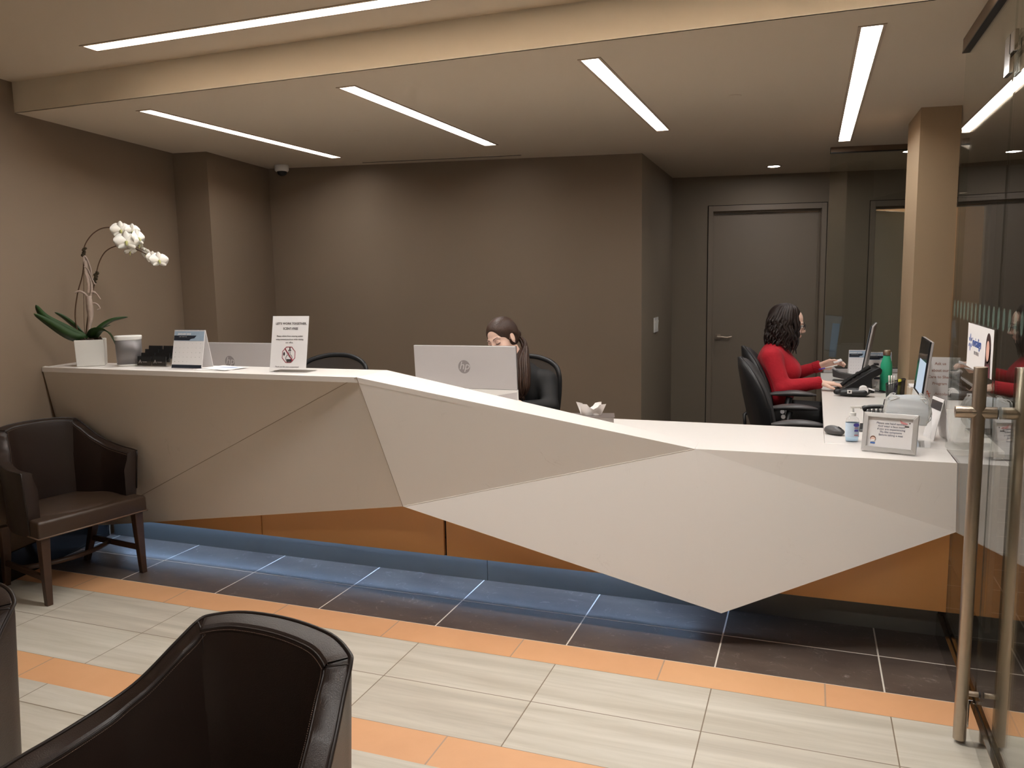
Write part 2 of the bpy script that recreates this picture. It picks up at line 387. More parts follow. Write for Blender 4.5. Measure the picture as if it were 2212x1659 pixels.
# far wall with two door openings, rotated about 10 degrees
fa = math.radians(10.1); fu = V((math.cos(fa), math.sin(fa), 0)); fn = V((-math.sin(fa), math.cos(fa), 0)); fo = V((2.111, 4.662, 0))
def FW(u, z, d=0.): return fo + fu * u + fn * d + V((0, 0, z))
b = MB()
def fbox(b, u0, u1, z0, z1, d0, d1, mi=0):
    b.poly([FW(u0, z0, d0), FW(u1, z0, d0), FW(u1, z0, d1), FW(u0, z0, d1)], (0, 0, z1 - z0), mi)
for u0, u1, z0, z1 in [(-.1, .325, 0, H + .05), (.325, 1.386, 2.181, H + .05), (1.386, 1.745, 0, H + .05), (1.745, 2.80, 2.181, H + .05), (2.80, 4.6, 0, H + .05)]:
    fbox(b, u0, u1, z0, z1, 0, .14)
struct(b.build('wall_far', M_WALLD))
def doorset(n, u0, u1, openleaf):
    b = MB(); fw_ = .05
    g = .006
    fbox(b, u0 + g, u0 + fw_, 0, 2.175, -.012, .10); fbox(b, u1 - fw_, u1 - g, 0, 2.175, -.012, .10); fbox(b, u0 + fw_, u1 - fw_, 2.125, 2.175, -.012, .10)
    # rebate stop
    fbox(b, u0 + fw_, u0 + fw_ + .018, 0, 2.125, .05, .10); fbox(b, u1 - fw_ - .018, u1 - fw_, 0, 2.125, .05, .10); fbox(b, u0 + fw_, u1 - fw_, 2.105, 2.125, .05, .10)
    fr = struct(b.build('door_%d' % n, M_DOOR, bev=.002))
    b = MB(); fbox(b, u0, u0 + g, 0, 2.181, .004, .12); fbox(b, u1 - g, u1, 0, 2.181, .004, .12); fbox(b, u0, u1, 2.175, 2.181, .004, .12)
    b.build('shadow_gap', M_GROOVE, fr)
    return fr
d1 = doorset(1, .325, 1.386, False)
b = MB(); fbox(b, .378, 1.333, .006, 2.10, .055, .098); b.build('door_leaf', M_DOOR, d1, bev=.003)
hb = MB(); c0 = FW(.435, .953, .05)
R = Matrix.Rotation(fa, 4, 'Z')
hb.box(c0, (.052, .012, .052), rot=(0, 0, fa)); hb.cyl(c0, c0 - fn * .05, .009, 12)
hb.tube([c0 - fn * .05, c0 - fn * .055 + fu * .03 + V((0, 0, .002)), c0 - fn * .052 + fu * .08 - V((0, 0, .004)), c0 - fn * .05 + fu * .125 + V((0, 0, .006))], [.009, .009, .008, .006], 10)
hb.build('lever_handle', M_STEEL, d1, smooth=False)
d2 = doorset(2, 1.745, 2.80, True)
b = MB()
hp = FW(1.80, 0, .10); ang = fa + math.radians(40)
dx = V((math.cos(ang), math.sin(ang), 0)); dn = V((-dx.y, dx.x, 0))
b.poly([hp + V((0, 0, .008)), hp + dx * .92 + V((0, 0, .008)), hp + dx * .92 + dn * .04 + V((0, 0, .008)), hp + dn * .04 + V((0, 0, .008))], (0, 0, 2.09))
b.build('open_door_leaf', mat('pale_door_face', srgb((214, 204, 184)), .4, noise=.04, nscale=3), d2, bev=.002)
# room beyond the open door
wallseg('wall_inner_room', [FW(1.0, 0, 1.7)[:2], FW(3.6, 0, 1.7)[:2]], 0, H + .05, mat('wood_panelling', srgb((176, 140, 104)), .5, noise=.15, nscale=6))
wallseg('wall_inner_side', [FW(3.6, 0, 1.75)[:2], FW(3.6, 0, .1)[:2]], 0, H + .05, M_WHITEP)
wallseg('wall_inner_end', [FW(1.0, 0, .1)[:2], FW(1.0, 0, 1.75)[:2]], 0, H + .05, M_WHITEP)
# column beside the glass
b = MB(); cA = V((3.905, 2.105, 0)); cu_ = V((math.cos(math.radians(8.6)), math.sin(math.radians(8.6)), 0)); cv = V((-.0185, 1, 0)).normalized()
b.poly([cA, cA + cu_ * .21, cA + cu_ * .21 + cv * .53, cA + cv * .53], (0, 0, H + .02))
struct(b.build('wall_column', paint('column_paint', (166, 143, 115))))
# corridor beyond the glass, and the waiting side behind the camera
wallseg('wall_corridor', [(6.3, 6.0), (6.3, -6.6)], 0, HU + .1, M_WALLD)
wallseg('wall_front', [(6.4, -6.5), (WL(-6.5), -6.5)], 0, HU + .1, M_WALL)
# ceilings
def slab(name, o2, z0, z1, m, holes=()):
    """slab from a grid so rectangular recesses stay open"""
    xs = sorted(set([o2[0], o2[2]] + [h[0] for h in holes] + [h[2] for h in holes]))
    yy = sorted(set([o2[1], o2[3]] + [h[1] for h in holes] + [h[3] for h in holes]))
    b = MB()
    for i in range(len(xs) - 1):
        for j in range(len(yy) - 1):
            cx, cy = (xs[i] + xs[i + 1]) / 2, (yy[j] + yy[j + 1]) / 2
            if any(h[0] < cx < h[2] and h[1] < cy < h[3] for h in holes): continue
            b.add([(xs[i], yy[j], z0), (xs[i + 1], yy[j], z0), (xs[i + 1], yy[j + 1], z0), (xs[i], yy[j + 1], z0)], [(0, 3, 2, 1)])
    b.add([(o2[0], o2[1], z1), (o2[2], o2[1], z1), (o2[2], o2[3], z1), (o2[0], o2[3], z1)], [(0, 1, 2, 3)])
    for h in holes:
        q = [(h[0], h[1]), (h[2], h[1]), (h[2], h[3]), (h[0], h[3])]
        for i in range(4):
            p, r = q[i], q[(i + 1) % 4]; b.add([(p[0], p[1], z0), (r[0], r[1], z0), (r[0], r[1], z0 + .09), (p[0], p[1], z0 + .09)], [(0, 1, 2, 3)])
    return struct(b.build(name, m))
LT = [(-.01, .352, .09, 2.205), (1.215, .352, 1.322, 2.20), (2.400, .355, 2.500, 2.17), (3.492, .345, 3.592, 3.14)]
LU = [(.25, -.214, 3.95, -.114), (1.6, -2.75, 5.3, -2.65)]
slab('ceiling', (-2., YB, 6.4, 6.3), H, H + .25, M_CEIL, LT)
slab('ceiling_upper', (-2., -6.6, 6.4, YB + .02), HU, HU + .2, M_CEIL, LU)
b = MB(); b.box((2.2, YB + .005, (H + HU) / 2 + .02), (8.4, .01, HU - H + .04)); struct(b.build('ceiling_bulkhead', M_BULK))
def strip_light(k, r, z, lab, depth, ml=None):
    t = thing('linear_ceiling_light', lab, 'ceiling light', ((r[0] + r[2]) / 2, (r[1] + r[3]) / 2, z), 0, 'recessed linear ceiling lights')
    w, l = (r[2] - r[0]) / 2, (r[3] - r[1]) / 2
    b = MB(); f = .013
    for c, d in [((-w + f / 2, 0, .012), (f, 2 * l, .03)), ((w - f / 2, 0, .012), (f, 2 * l, .03)), ((0, -l + f / 2, .012), (2 * w - 2 * f, f, .03)), ((0, l - f / 2, .012), (2 * w - 2 * f, f, .03))]: b.box(c, d)
    b.build('trim', mat('light_trim', srgb((176, 158, 138)), .5, noise=.02), t)
    b = MB(); b.box((0, 0, depth + .01), (2 * w - 2 * f - .002, 2 * l - 2 * f - .002, .004)); b.build('diffuser', ml or M_LAMP, t)
    b = MB(); b.box((0, 0, depth + .03), (2 * w - .004, 2 * l - .004, .02)); b.build('housing', M_WHITE, t)
strip_light(0, LT[0], H, 'slim glowing light strip in the lower ceiling nearest the left wall', .012)
strip_light(1, LT[1], H, 'glowing light strip in the lower ceiling above the silver monitor and seated woman', .012)
strip_light(2, LT[2], H, 'glowing light strip in the lower ceiling above the middle of the sloping counter', .012)
strip_light(3, LT[3], H, 'widest-looking glowing light strip in the lower ceiling, beside the glass partition', .012)
strip_light(4, LU[0], HU, 'long light strip in the raised ceiling running parallel to the bulkhead', .03, M_LAMPU)
strip_light(5, LU[1], HU, 'added light strip in the raised ceiling, out of view over the waiting chairs', .03, M_LAMPU)  # unseen fixture, added to brighten the desk front and foreground floor
def downlight(x, y, lab):
    t = thing('downlight', lab, 'ceiling light', (x, y, H), 0, 'small downlights')
    b = MB(); b.rings([[V((r * math.cos(a), r * math.sin(a), z)) for a in [2 * PI * k / 28 for k in range(28)]] for r, z in [(.062, 0), (.062, -.006), (.050, -.007), (.045, 0)]], cap=False, loop=True); b.build('trim_ring', mat('light_trim', (.5, .5, .5)), t)
    b = MB(); b.lathe([(.048, -.005), (.048, -.001)], seg=28); b.build('lens', M_SPOTL, t)
downlight(3.03, 4.24, 'round glowing downlight above the closed grey door')
downlight(4.03, 3.85, 'round downlight in the ceiling behind the rear glass panel')
for x, y, lab in [(2.955, 1.35, 'round flat ceiling cover plate nearer the glass partition, right of the third light strip'), (.70, 1.36, 'round flat ceiling cover plate between the two leftmost light strips')]:
    o = MB().lathe([(.036, -.004), (.038, 0)], (0, 0, 0), 28).build('ceiling_cover_plate', M_CEIL); o.location = (x, y, H); tag(o, lab, 'cover plate', 'round ceiling cover plates')
# the lit room behind the half-open door
t = thing('room_ceiling_light', 'square ceiling light in the room behind the half-open door', 'ceiling light', (4.35, 5.95, H))
MB().box((0, 0, -.004), (.50, .50, .008)).build('diffuser', mat('room_lamp_diffuser', (1, 1, 1), .5, emit=(1.0, .95, .86), estr=7.), t)
# linear slot diffuser
t = thing('slot_diffuser', 'thin dark linear air slot in the ceiling along the back wall', 'air vent', (.70, 2.585, H), math.radians(9.7))
b = MB(); b.box((0, -.018, -.002), (1.26, .014, .004)); b.box((0, .018, -.002), (1.26, .014, .004)); b.box((-.625, 0, -.002), (.01, .03, .004)); b.box((.625, 0, -.002), (.01, .03, .004)); b.build('frame', M_CEIL, t)
b = MB(); b.box((0, 0, -.0042), (1.24, .020, .001)); b.build('slot', M_GROOVE, t)
# security camera
t = thing('security_camera', 'white dome security camera on the ceiling in the back left corner', 'camera', (-.545, 2.33, H))
MB().lathe([(.050, 0), (.054, -.006), (.054, -.040), (.047, -.050)], seg=32).build('housing', M_WHITE, t, True)
MB().lathe([(.038, -.049), (.037, -.060), (.031, -.072), (.018, -.080), (.004, -.083)], seg=32).build('dome', M_BLACK, t, True)
# light switch on recess wall
t = thing('light_switch', 'white three-gang light switch on the wall left of the grey door', 'light switch', (2.134, 3.69, 1.13))
MB().box((.004, 0, 0), (.008, .185, .125)).build('cover_plate', M_WHITE, t, bev=.002)
for k in range(3): MB().box((.0095, -.056 + .056 * k, 0), (.005, .036, .07), rot=(0, .06, 0)).build('rocker', M_WHITE, t, bev=.001)
# left baseboard, glossy black
b = MB(); nrmL = V((wd.y, -wd.x, 0))
p0 = V((WL(-3.), -3., 0)); p1 = V((WL(.56), .56, 0))
b.poly([p0, p1, p1 + nrmL * .012, p0 + nrmL * .012], (0, 0, .15)); struct(b.build('baseboard_left', mat('gloss_black_laminate', (.012, .011, .011), .12, noise=.1)))

# ================================================================ reception desk
XG = 3.91
def WLd(y): return WL(y) + .004
A = V((WLd(.15), .15, 1.093)); B_ = V((1.405, .118, 1.093)); C_ = V((2.905, .382, .79)); D_ = V((XG - .0033, .39, .79))
I_ = V((XG - .0033, .34, .528)); Hh = V((3.045, .20, .141)); F_ = V((1.593, .17, .483)); G_ = V((WLd(.37), .37, .118))
E_ = V((1.396, .418, 1.093)); Cp = V((2.903, .52, .79)); Ab = V((WLd(.42), .42, 1.093))
desk = thing('reception_desk', 'long faceted white stone reception desk with orange panels beneath', 'reception desk', (1.6, .5, 0))
def shell(name, polys, m, th):
    vs = []; fs = []; key = {}
    for P in polys:
        f = []
        for p in P:
            k = tuple(round(c, 4) for c in p)
            if k not in key: key[k] = len(vs); vs.append(V(p) - V(desk.location))
            f.append(key[k])
        fs.append(tuple(f))
    me = bpy.data.meshes.new(name); me.from_pydata(vs, [], fs); me.materials.append(m)
    o = bpy.data.objects.new(name, me); COL.objects.link(o); o.parent = desk
    s = o.modifiers.new('t', 'SOLIDIFY'); s.thickness = th; s.offset = -1
    return o
# faceted front and the high ledge with its ramp, one continuous stone skin
shell('stone_front', [(A, G_, B_), (B_, G_, F_), (B_, F_, C_), (C_, F_, Hh), (C_, Hh, I_, D_)], M_STONE, .02)
shell('stone_ledge', [(A, B_, E_, Ab), (B_, C_, Cp), (B_, Cp, E_)], M_STONE, .025)
z7 = .765
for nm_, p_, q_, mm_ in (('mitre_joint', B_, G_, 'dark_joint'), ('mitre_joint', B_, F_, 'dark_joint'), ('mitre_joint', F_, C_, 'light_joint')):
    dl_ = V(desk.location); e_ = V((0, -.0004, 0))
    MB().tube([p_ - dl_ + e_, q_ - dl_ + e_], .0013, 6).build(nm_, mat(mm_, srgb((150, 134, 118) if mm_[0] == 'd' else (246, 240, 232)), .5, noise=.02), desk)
bk = shell('ledge_back', [(Ab, E_, V((E_.x, .42, z7)), V((Ab.x, .42, z7))), (E_, Cp, V((E_.x, .42, z7)))], M_STONE, .012)
# work surfaces
b = MB(); ox, oy = desk.location.x, desk.location.y
def wtop(pts, z0=.765, z1=.79): b.prism([(x - ox, y - oy) for x, y in pts], z0, z1)
wtop([(WLd(.44), .44), (1.39, .44), (2.902, .522), (2.905, .384), (XG - .0033, .392), (XG - .0033, .655), (3.43, .655), (3.43, 1.03), (WLd(1.03), 1.03)])
b.build('work_counter', M_STONE, desk, bev=.002)
b = MB(); wtop([(3.4305, .657), (4.12, .657), (4.12, 2.09), (3.89, 2.06), (3.885, 2.64), (4.12, 2.68), (4.12, 3.49), (3.44, 3.37)]); b.build('return_top', M_STONE, desk, bev=.002)
# cabinets under the tops
b = MB(); P = mat('desk_carcass', srgb((150, 146, 142)), .5, noise=.03)
for c_, d_ in [((3.455 - ox, 1.08 - oy, .382), (.02, .74, .764)), ((4.10 - ox, 1.37 - oy, .382), (.02, 1.40, .764)), ((3.78 - ox, 3.32 - oy, .382), (.6, .02, .764)), ((.2 - ox, .70 - oy, .382), (1.4, .02, .764)), ((3.62 - ox, 1.455 - oy, .382), (.33, .02, .764)), ((3.455 - ox, 2.62 - oy, .735), (.015, 1.3, .055))]: MB().box(c_, d_).build('carcass_panel', P, desk)
b = MB()
for z_, h_ in ((.66, .17), (.44, .23)): MB().box((3.440 - ox, 1.22 - oy, z_), (.010, .42, h_)).build('drawer_front', mat('grey_drawer', srgb((168, 166, 164)), .35, noise=.02), desk, bev=.002)
b = MB(); b.box((3.52 - ox, 2.6 - oy, .70), (.02, .30, .05)); b.build('cable_tray', M_SILVERP, desk, bev=.003)
# orange back-painted panels
yp = .455
for x0, x1 in [(-.60, .553), (.560, 1.662), (1.676, 2.86), (2.866, XG - .0033)]:
    b = MB(); b.box(((x0 + x1) / 2 - ox, yp + .01 - oy, .455), (x1 - x0, .018, .60)); b.build('orange_panel', M_ORANGEP, desk, bev=.001)
b = MB(); b.box((1.64 - ox, yp + .03 - oy, .46), (4.48, .02, .62)); b.build('panel_backing', M_BLACKM, desk)
for x0, x1 in [(-.655, 1.843), (1.846, 3.895)]:
    b = MB(); b.box(((x0 + x1) / 2 - ox, .585 - oy, .12), (x1 - x0, .012, .24)); b.build('toe_kick', M_ALU, desk)
b = MB(); b.box((1.62 - ox, .53 - oy, .245), (4.5, .12, .01)); b.build('underside_board', M_BLACKM, desk)
b = MB(); b.box((1.15 - ox, .562 - oy, .212), (3.5, .010, .006)); b.build('led_strip', M_LED, desk)
b = MB(); b.box((1.15 - ox, .566 - oy, .224), (3.5, .022, .016)); b.build('led_channel', M_ALU, desk)

# ================================================================ glass front and door
gl = thing('glass_partition', 'frameless clear glass side panel fixed between the counter end and the door', 'glass panel', (XG, .27, 0))
def gpane(b, y0, y1, z0, z1, t=.006): b.box((0, (y0 + y1) / 2 - .27, (z0 + z1) / 2), (t, y1 - y0, z1 - z0))
b = MB(); gpane(b, .388, .70, .792, 2.40); b.add([], []); gpane(b, -.165, .384, .10, 2.40); 
b = MB()
prof = [(-.165, .10), (.453, .10), (.453, .56), (.389, .56), (.389, .793), (.70, .793), (.70, 2.40), (-.165, 2.40)]
b.poly([(-.003, y - .27, z) for y, z in prof], (.006, 0, 0)); b.build('pane', M_GLASS, gl)
b = MB(); b.box((0, .27 - .27, 2.42), (.030, .86, .05)); b.build('head_channel', mat('brown_metal_channel', srgb((120, 100, 82)), .4, metal=.4, noise=.02), gl)
b = MB(); b.box((-.0005, .27 - .27, 2.3935), (.032, .862, .006)); b.build('channel_gasket', M_BLACK, gl)
b = MB(); b.box((-.013, .205 - .27, .05), (.014, .74, .10)); b.box((.013, .205 - .27, .05), (.014, .74, .10)); b.box((0, .205 - .27, .045), (.012, .74, .09)); b.build('bottom_rail', M_CHROME, gl, bev=.0008)
tr = tag(MB().build('x', M_GLASS), '', '') if False else None
gt = thing('glass_transom', 'clear glass transom panel above the glass door', 'glass panel', (XG, -.85, 2.19))
MB().box((0, -.01, .125), (.012, 1.34, .245)).build('pane', M_GLASS, gt)
MB().box((0, -.01, .235), (.030, 1.34, .05)).build('head_channel', MATS['brown_metal_channel'], gt)
dr = thing('glass_door', 'frameless glass entrance door with a long steel pull handle', 'door', (XG, -.18, 0))
MB().box((0, -.50, 1.135), (.006, .985, 2.07)).build('pane', M_GLASS, dr)
b = MB(); b.box((-.013, -.50, .055), (.014, .985, .09)); b.box((.013, -.50, .055), (.014, .985, .09)); b.box((0, -.5, .05), (.012, .985, .08)); b.build('bottom_rail', M_CHROME, dr, bev=.0008)
hd = thing('x', '', ''); bpy.data.objects.remove(hd)
b = MB(); hx, hy = -.058, -.085
b.cyl((hx, hy, .012), (hx, hy, 1.235), .0195, 28); hnd = b.build('pull_handle', M_STEEL, dr, True, bev=.001)
b = MB(); b.cyl((-.122, hy, 1.093), (-.006, hy, 1.093), .0185, 24); b.build('crossbar', M_STEEL, hnd, True, bev=.001)
b = MB(); b.cyl((hx + .018, hy, .172), (-.006, hy, .172), .0085, 16); b.build('lower_standoff', M_STEEL, hnd, True, bev=.0006)
b = MB(); b.cyl((-.011, hy, .172), (-.0065, hy, .172), .0105, 16); b.cyl((-.0085, hy, 1.093), (-.0065, hy, 1.093), .0195, 24); b.build('gasket', M_BLACK, hnd)
b = MB(); b.cyl((-hx, hy, .012), (-hx, hy, 1.235), .0195, 28); b.cyl((.006, hy, 1.093), (.06, hy, 1.093), .0185, 24); b.cyl((.006, hy, .172), (.06, hy, .172), .0085, 16); b.build('outer_pull_handle', M_STEEL, dr, True)
b = MB(); b.box((-.014, .010, 2.17), (.012, .075, .115)); b.box((-.014, -.045, 2.195), (.012, .06, .062)); b.box((.014, .010, 2.17), (.012, .075, .115)); b.build('patch_fitting', M_CHROME, dr, bev=.002)
# etched ovals
b = MB()
for k in range(19):
    y = .62 - k * .0745
    if abs(y + .17) < .02: continue
    b.poly([(XG - .0068, y + a, 1.380 + c) for a, c in circ(0, 0, .017, .035, 24)], (.0004, 0, 0))
o = b.build('etched_ovals', mat('frosted_etch', srgb((150, 186, 170)), .7, alpha=.11, noise=.02))
o.parent = gl; o.matrix_parent_inverse = Matrix.Translation((-XG, -.27, 0))
# rear glass screen
rg = thing('rear_glass_screen', 'clear glass screen standing across the back of the side desk', 'glass panel', (3.46, 3.40, .79), math.radians(10))
MB().box((.33, 0, .81), (.66, .010, 1.60)).build('pane', M_GLASS, rg)
MB().box((.33, 0, 1.636), (.66, .03, .036)).build('head_channel', MATS['brown_metal_channel'], rg)
MB().box((.33, -.001, 1.614), (.662, .032, .007)).build('channel_gasket', M_BLACK, rg)
MB().box((.33, 0, .016), (.66, .03, .030)).build('sill_channel', M_SILVERP, rg, bev=.002)
MB().box((.33, -.002, .0345), (.66, .020, .006)).build('sill_gasket', M_BLACK, rg)

# ================================================================ tub armchairs
def armchair(lab, loc, rz):
    t = thing('tub_armchair', lab, 'armchair', loc, rz, 'brown leather tub armchairs')
    ctrl = [(0, .222, .830), (.12, .210, .827), (.192, .180, .818), (.212, .160, .808), (.230, .120, .776), (.262, .05, .716), (.288, -.01, .684), (.302, -.10, .664), (.303, -.175, .658), (.298, -.225, .655)]
    # denser stations by Catmull-Rom
    def cr(P, n):
        out = []
        for i in range(len(P) - 1):
            p0 = P[max(i - 1, 0)] if i > 0 else (-P[1][0], P[1][1], P[1][2]); p1, p2 = P[i], P[i + 1]; p3 = P[min(i + 2, len(P) - 1)]
            for s in range(n):
                u = s / n; out.append(tuple(.5 * (2 * p1[c] + (p2[c] - p0[c]) * u + (2 * p0[c] - 5 * p1[c] + 4 * p2[c] - p3[c]) * u * u + (3 * p1[c] - p0[c] - 3 * p2[c] + p3[c]) * u ** 3) for c in range(3)))
        return out + [P[-1]]
    half = cr(ctrl, 5); path = [(-x, y, z) for x, y, z in half[:0:-1]] + half
    N = len(path)
    def inward(i):
        a, c = V(path[max(i - 1, 0)]), V(path[min(i + 1, N - 1)]); d = (c - a); d.z = 0; d.normalize(); n = V((d.y, -d.x, 0))
        return n
    rs = []; outer_top = []; inner_top = []; ce = V((0, -.05, 0))
    for i, (x, y, z) in enumerate(path):
        p = V((x, y, 0)); n = inward(i)
        if n.dot(ce - p) < 0: n = -n
        k = .93; lo = ce + (p - ce) * k; e = abs(i - (N - 1) / 2) / ((N - 1) / 2)
        th = .052
        r = [V((lo.x, lo.y, .335)), V((lo.x * 1.03, lo.y * 1.02, .45)), V((x, y, z - .03)), V((x, y, z - .004)), p + n * .006 + V((0, 0, z)), p + n * (th - .008) + V((0, 0, z - .004)), p + n * th + V((0, 0, z - .012)), p + n * (th + .004) + V((0, 0, z - .04)),
             p + n * (th + .022) + V((0, 0, (z + .43) / 2 + .02)), p + n * (th + .022) + V((0, 0, .40)), p + n * (th + .015) + V((0, 0, .335))]
        rs.append(r); outer_top.append(r[3] + V((0, 0, .003)) - n * .001); inner_top.append(r[6] + V((0, 0, .0015)) - n * .002)
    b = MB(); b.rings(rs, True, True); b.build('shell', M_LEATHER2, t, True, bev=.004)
    MB().tube([r[0] for r in rs][:1] + [V((rs[0][0].x, rs[0][0].y, z)) + (rs[0][3] - rs[0][0]) * ((z - .335) / (rs[0][3].z - .335)) * V((1, 1, 0)).length * 0 for z in []] + outer_top, .0042, 8).build('top_piping', M_PIPE, t, True)
    MB().tube([rs[0][1], rs[0][2], rs[0][3]], .004, 6).build('arm_piping', M_PIPE, t, True)
    MB().tube([rs[-1][1], rs[-1][2], rs[-1][3]], .004, 6).build('arm_piping', M_PIPE, t, True)
    MB().tube(inner_top, .0022, 6).build('rim_seam', M_PIPE, t, True)
    dl = MB()
    for off in (-.006, .006):
        for i in range(0, N - 1):
            for s in (0, .2, .4, .6, .8):
                a = inner_top[i].lerp(inner_top[i + 1], s); c = inner_top[i].lerp(inner_top[i + 1], s + .11); n = inward(i)
                if n.dot(ce - a) < 0: n = -n
                w = V((0, 0, .0022 if off < 0 else -.004)); dl.tube([a + n * off + w, c + n * off + w], .0009, 4)
    so = dl.build('rim_stitching', mat('brown_thread', srgb((92, 72, 60)), .7, noise=.1), t)
    for s in (-1, 1):   # the vertical seams where back meets arms
        k = [i for i, p in enumerate(path) if abs(p[0] - s * .212) < .014 and p[1] > .1]
        k = k[len(k) // 2]; MB().tube([rs[k][j] for j in (3, 4, 5, 6, 7, 8, 9)], .0022, 6).build('back_seam', M_PIPE, t, True)
    # seat
    b = MB(); o2 = []
    for x, y in [(-.285, -.30), (.285, -.30), (.268, -.02), (.21, .14), (-.21, .14), (-.268, -.02)]: o2.append((x, y))
    lv = []
    for z, k in [(.335, .985), (.345, 1.), (.405, 1.), (.422, .985)]: lv.append([V((x * k, (y + .08) * k - .08, z)) for x, y in o2])
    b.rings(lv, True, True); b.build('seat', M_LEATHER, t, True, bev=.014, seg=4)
    cr_ = MB(); cr_.ell((0, -.085, .412), (.262, .195, .030), 32, 10); cr_.build('seat_crown', M_LEATHER, t, True)
    MB().tube([V((x, y, .3405)) for x, y in o2], .004, 6, closed=True, cap=False).build('seat_piping', mat('tan_piping', srgb((110, 88, 72)), .4, noise=.1), t, True)
    # legs
    for sx, sy in ((-1, -1), (1, -1), (1, 1), (-1, 1)):
        tx, ty = sx * .245, (-.262 if sy < 0 else .105); fx, fy = sx * (.252 if sy < 0 else .215), (-.272 if sy < 0 else .19)
        b = MB(); rr = []
        for q, w in ((0, .023), (.45, .019), (1, .0145)):
            cx, cy, z = tx + (fx - tx) * q, ty + (fy - ty) * (q ** 1.4), .338 * (1 - q)
            rr.append([V((cx + i * w, cy + j * w, max(z, .0))) for i, j in ((-1, -1), (1, -1), (1, 1), (-1, 1))])
        b.rings(rr); b.build('leg', M_WOOD, t, bev=.003)
    for s in (-1, 1): MB().box((s * .242, -.05, .135), (.018, .40, .028), rot=(0, 0, s * .06)).build('side_stretcher', M_WOOD, t, bev=.003)
    arc = [V((x, -.05 - .075 * (1 - (x / .235) ** 2) + .04, .135)) for x in [(-.235 + .47 * k / 10) for k in range(11)]]
    MB().tube(arc, .013, 8).build('cross_stretcher', M_WOOD, t, True)
    return t
armchair('dark brown leather armchair with wooden legs standing beside the desk against the left wall', (-.285, -.072, 0), math.radians(79))
armchair('dark brown leather armchair seen from behind its rim in the bottom centre foreground', (2.322, -1.950, 0), math.radians(-8.8))
armchair('dark leather armchair cut off at the left edge, only its curved rim showing', (1.46, -1.985, 0), math.radians(-3))
# ================================================================ things on the high ledge (z 1.093)
ZL = 1.0935; ZC = .7905
def facebox(t, name, m, c, d, bev=.002, rot=None): return MB().box(c, d, rot).build(name, m, t, bev=bev)
# --- orchid in white cube pot
pot = thing('potted_orchid', 'white orchid with arching stems in a square white pot beside the left wall', 'potted plant', (-.405, .300, ZL), math.radians(41))
b = MB(); w = .073; hh = .145
o = [(-w, -w), (w, -w), (w, w), (-w, w)]
rs = [[V((x * k, y * k, z)) for x, y in o] for z, k in [(0, .93), (.004, .95), (hh, 1.), (hh, .93), (.115, .90)]]
b.rings(rs); b.build('pot', M_CERAMIC, pot, bev=.003)
b = MB(); b.ell((0, 0, .122), (.062, .062, .022), 24, 8)
random.seed(8)
for k in range(70):
    x, y = random.uniform(-.056, .056), random.uniform(-.056, .056); b.ell((x, y, .138 + random.uniform(-.003, .012)), (random.uniform(.005, .013), random.uniform(.004, .010), random.uniform(.003, .009)), 6, 4, rot=(random.random() * 3, random.random() * 3, random.random() * 3))
b.build('bark_mulch', M_SOIL, pot)
def leaf(name, pts, width, parent, roll=0., m=M_LEAF):
    pts = [V(p) for p in pts]
    # smooth path
    P = []
    for i in range(len(pts) - 1):
        p0 = pts[max(i - 1, 0)]; p1, p2 = pts[i], pts[i + 1]; p3 = pts[min(i + 2, len(pts) - 1)]
        for s in range(5):
            u = s / 5; P.append(.5 * (2 * p1 + (p2 - p0) * u + (2 * p0 - 5 * p1 + 4 * p2 - p3) * u * u + (3 * p1 - p0 - 3 * p2 + p3) * u ** 3))
    P.append(pts[-1]); N = len(P); rs = []
    for i, p in enumerate(P):
        t = (P[min(i + 1, N - 1)] - P[max(i - 1, 0)]).normalized()
        side = t.cross(V((0, 0, 1))).normalized() if abs(t.z) < .97 else V((1, 0, 0))
        side = Matrix.Rotation(roll, 3, t) @ side; up = side.cross(t)
        q = i / (N - 1); wv = width * (max(0, math.sin(PI * min(1, .12 + q * .88) ** .8)) ** .6) + .0006
        rs.append([p + side * wv + up * wv * .22, p + up * .0012, p - side * wv + up * wv * .22, p - up * .0012])
    return MB().rings(rs).build(name, m, parent, True)
base = V((0, .0, .135))
Ls = [[base, (-.10, -.05, .20), (-.20, -.10, .275), (-.235, -.13, .345)], [base, (-.085, -.06, .165), (-.17, -.11, .235), (-.245, -.15, .300)],
      [base, (-.06, .02, .20), (-.12, .0, .265), (-.165, -.02, .30)], [base, (.05, .0, .20), (.12, .0, .245), (.205, .0, .262)],
      [base, (.045, -.06, .190), (.105, -.095, .182), (.150, -.115, .085)], [base, (.03, .04, .17), (.06, .07, .20), (.10, .10, .215)]]
for k, (p, wv, rl) in enumerate(zip(Ls, (.026, .032, .020, .020, .036, .02), (.9, .8, .6, -.7, -.35, -.4))): leaf('leaf', p, wv, pot, rl)
def smooth(pts, n=6):
    pts = [V(p) for p in pts]; P = []
    for i in range(len(pts) - 1):
        p0 = pts[max(i - 1, 0)]; p1, p2 = pts[i], pts[i + 1]; p3 = pts[min(i + 2, len(pts) - 1)]
        for s in range(n):
            u = s / n; P.append(.5 * (2 * p1 + (p2 - p0) * u + (2 * p0 - 5 * p1 + 4 * p2 - p3) * u * u + (3 * p1 - p0 - 3 * p2 + p3) * u ** 3))
    return P + [pts[-1]]
st1 = smooth([(-.055, 0, .15), (-.068, 0, .27), (-.045, 0, .40), (-.012, 0, .50), (.002, 0, .59), (.010, 0, .655), (.05, -.005, .715), (.105, -.01, .752), (.17, -.015, .758), (.225, -.02, .74), (.265, -.03, .70), (.295, -.035, .655)])
MB().tube(st1, .0032, 8).build('flower_stem', M_STEM, pot, True)
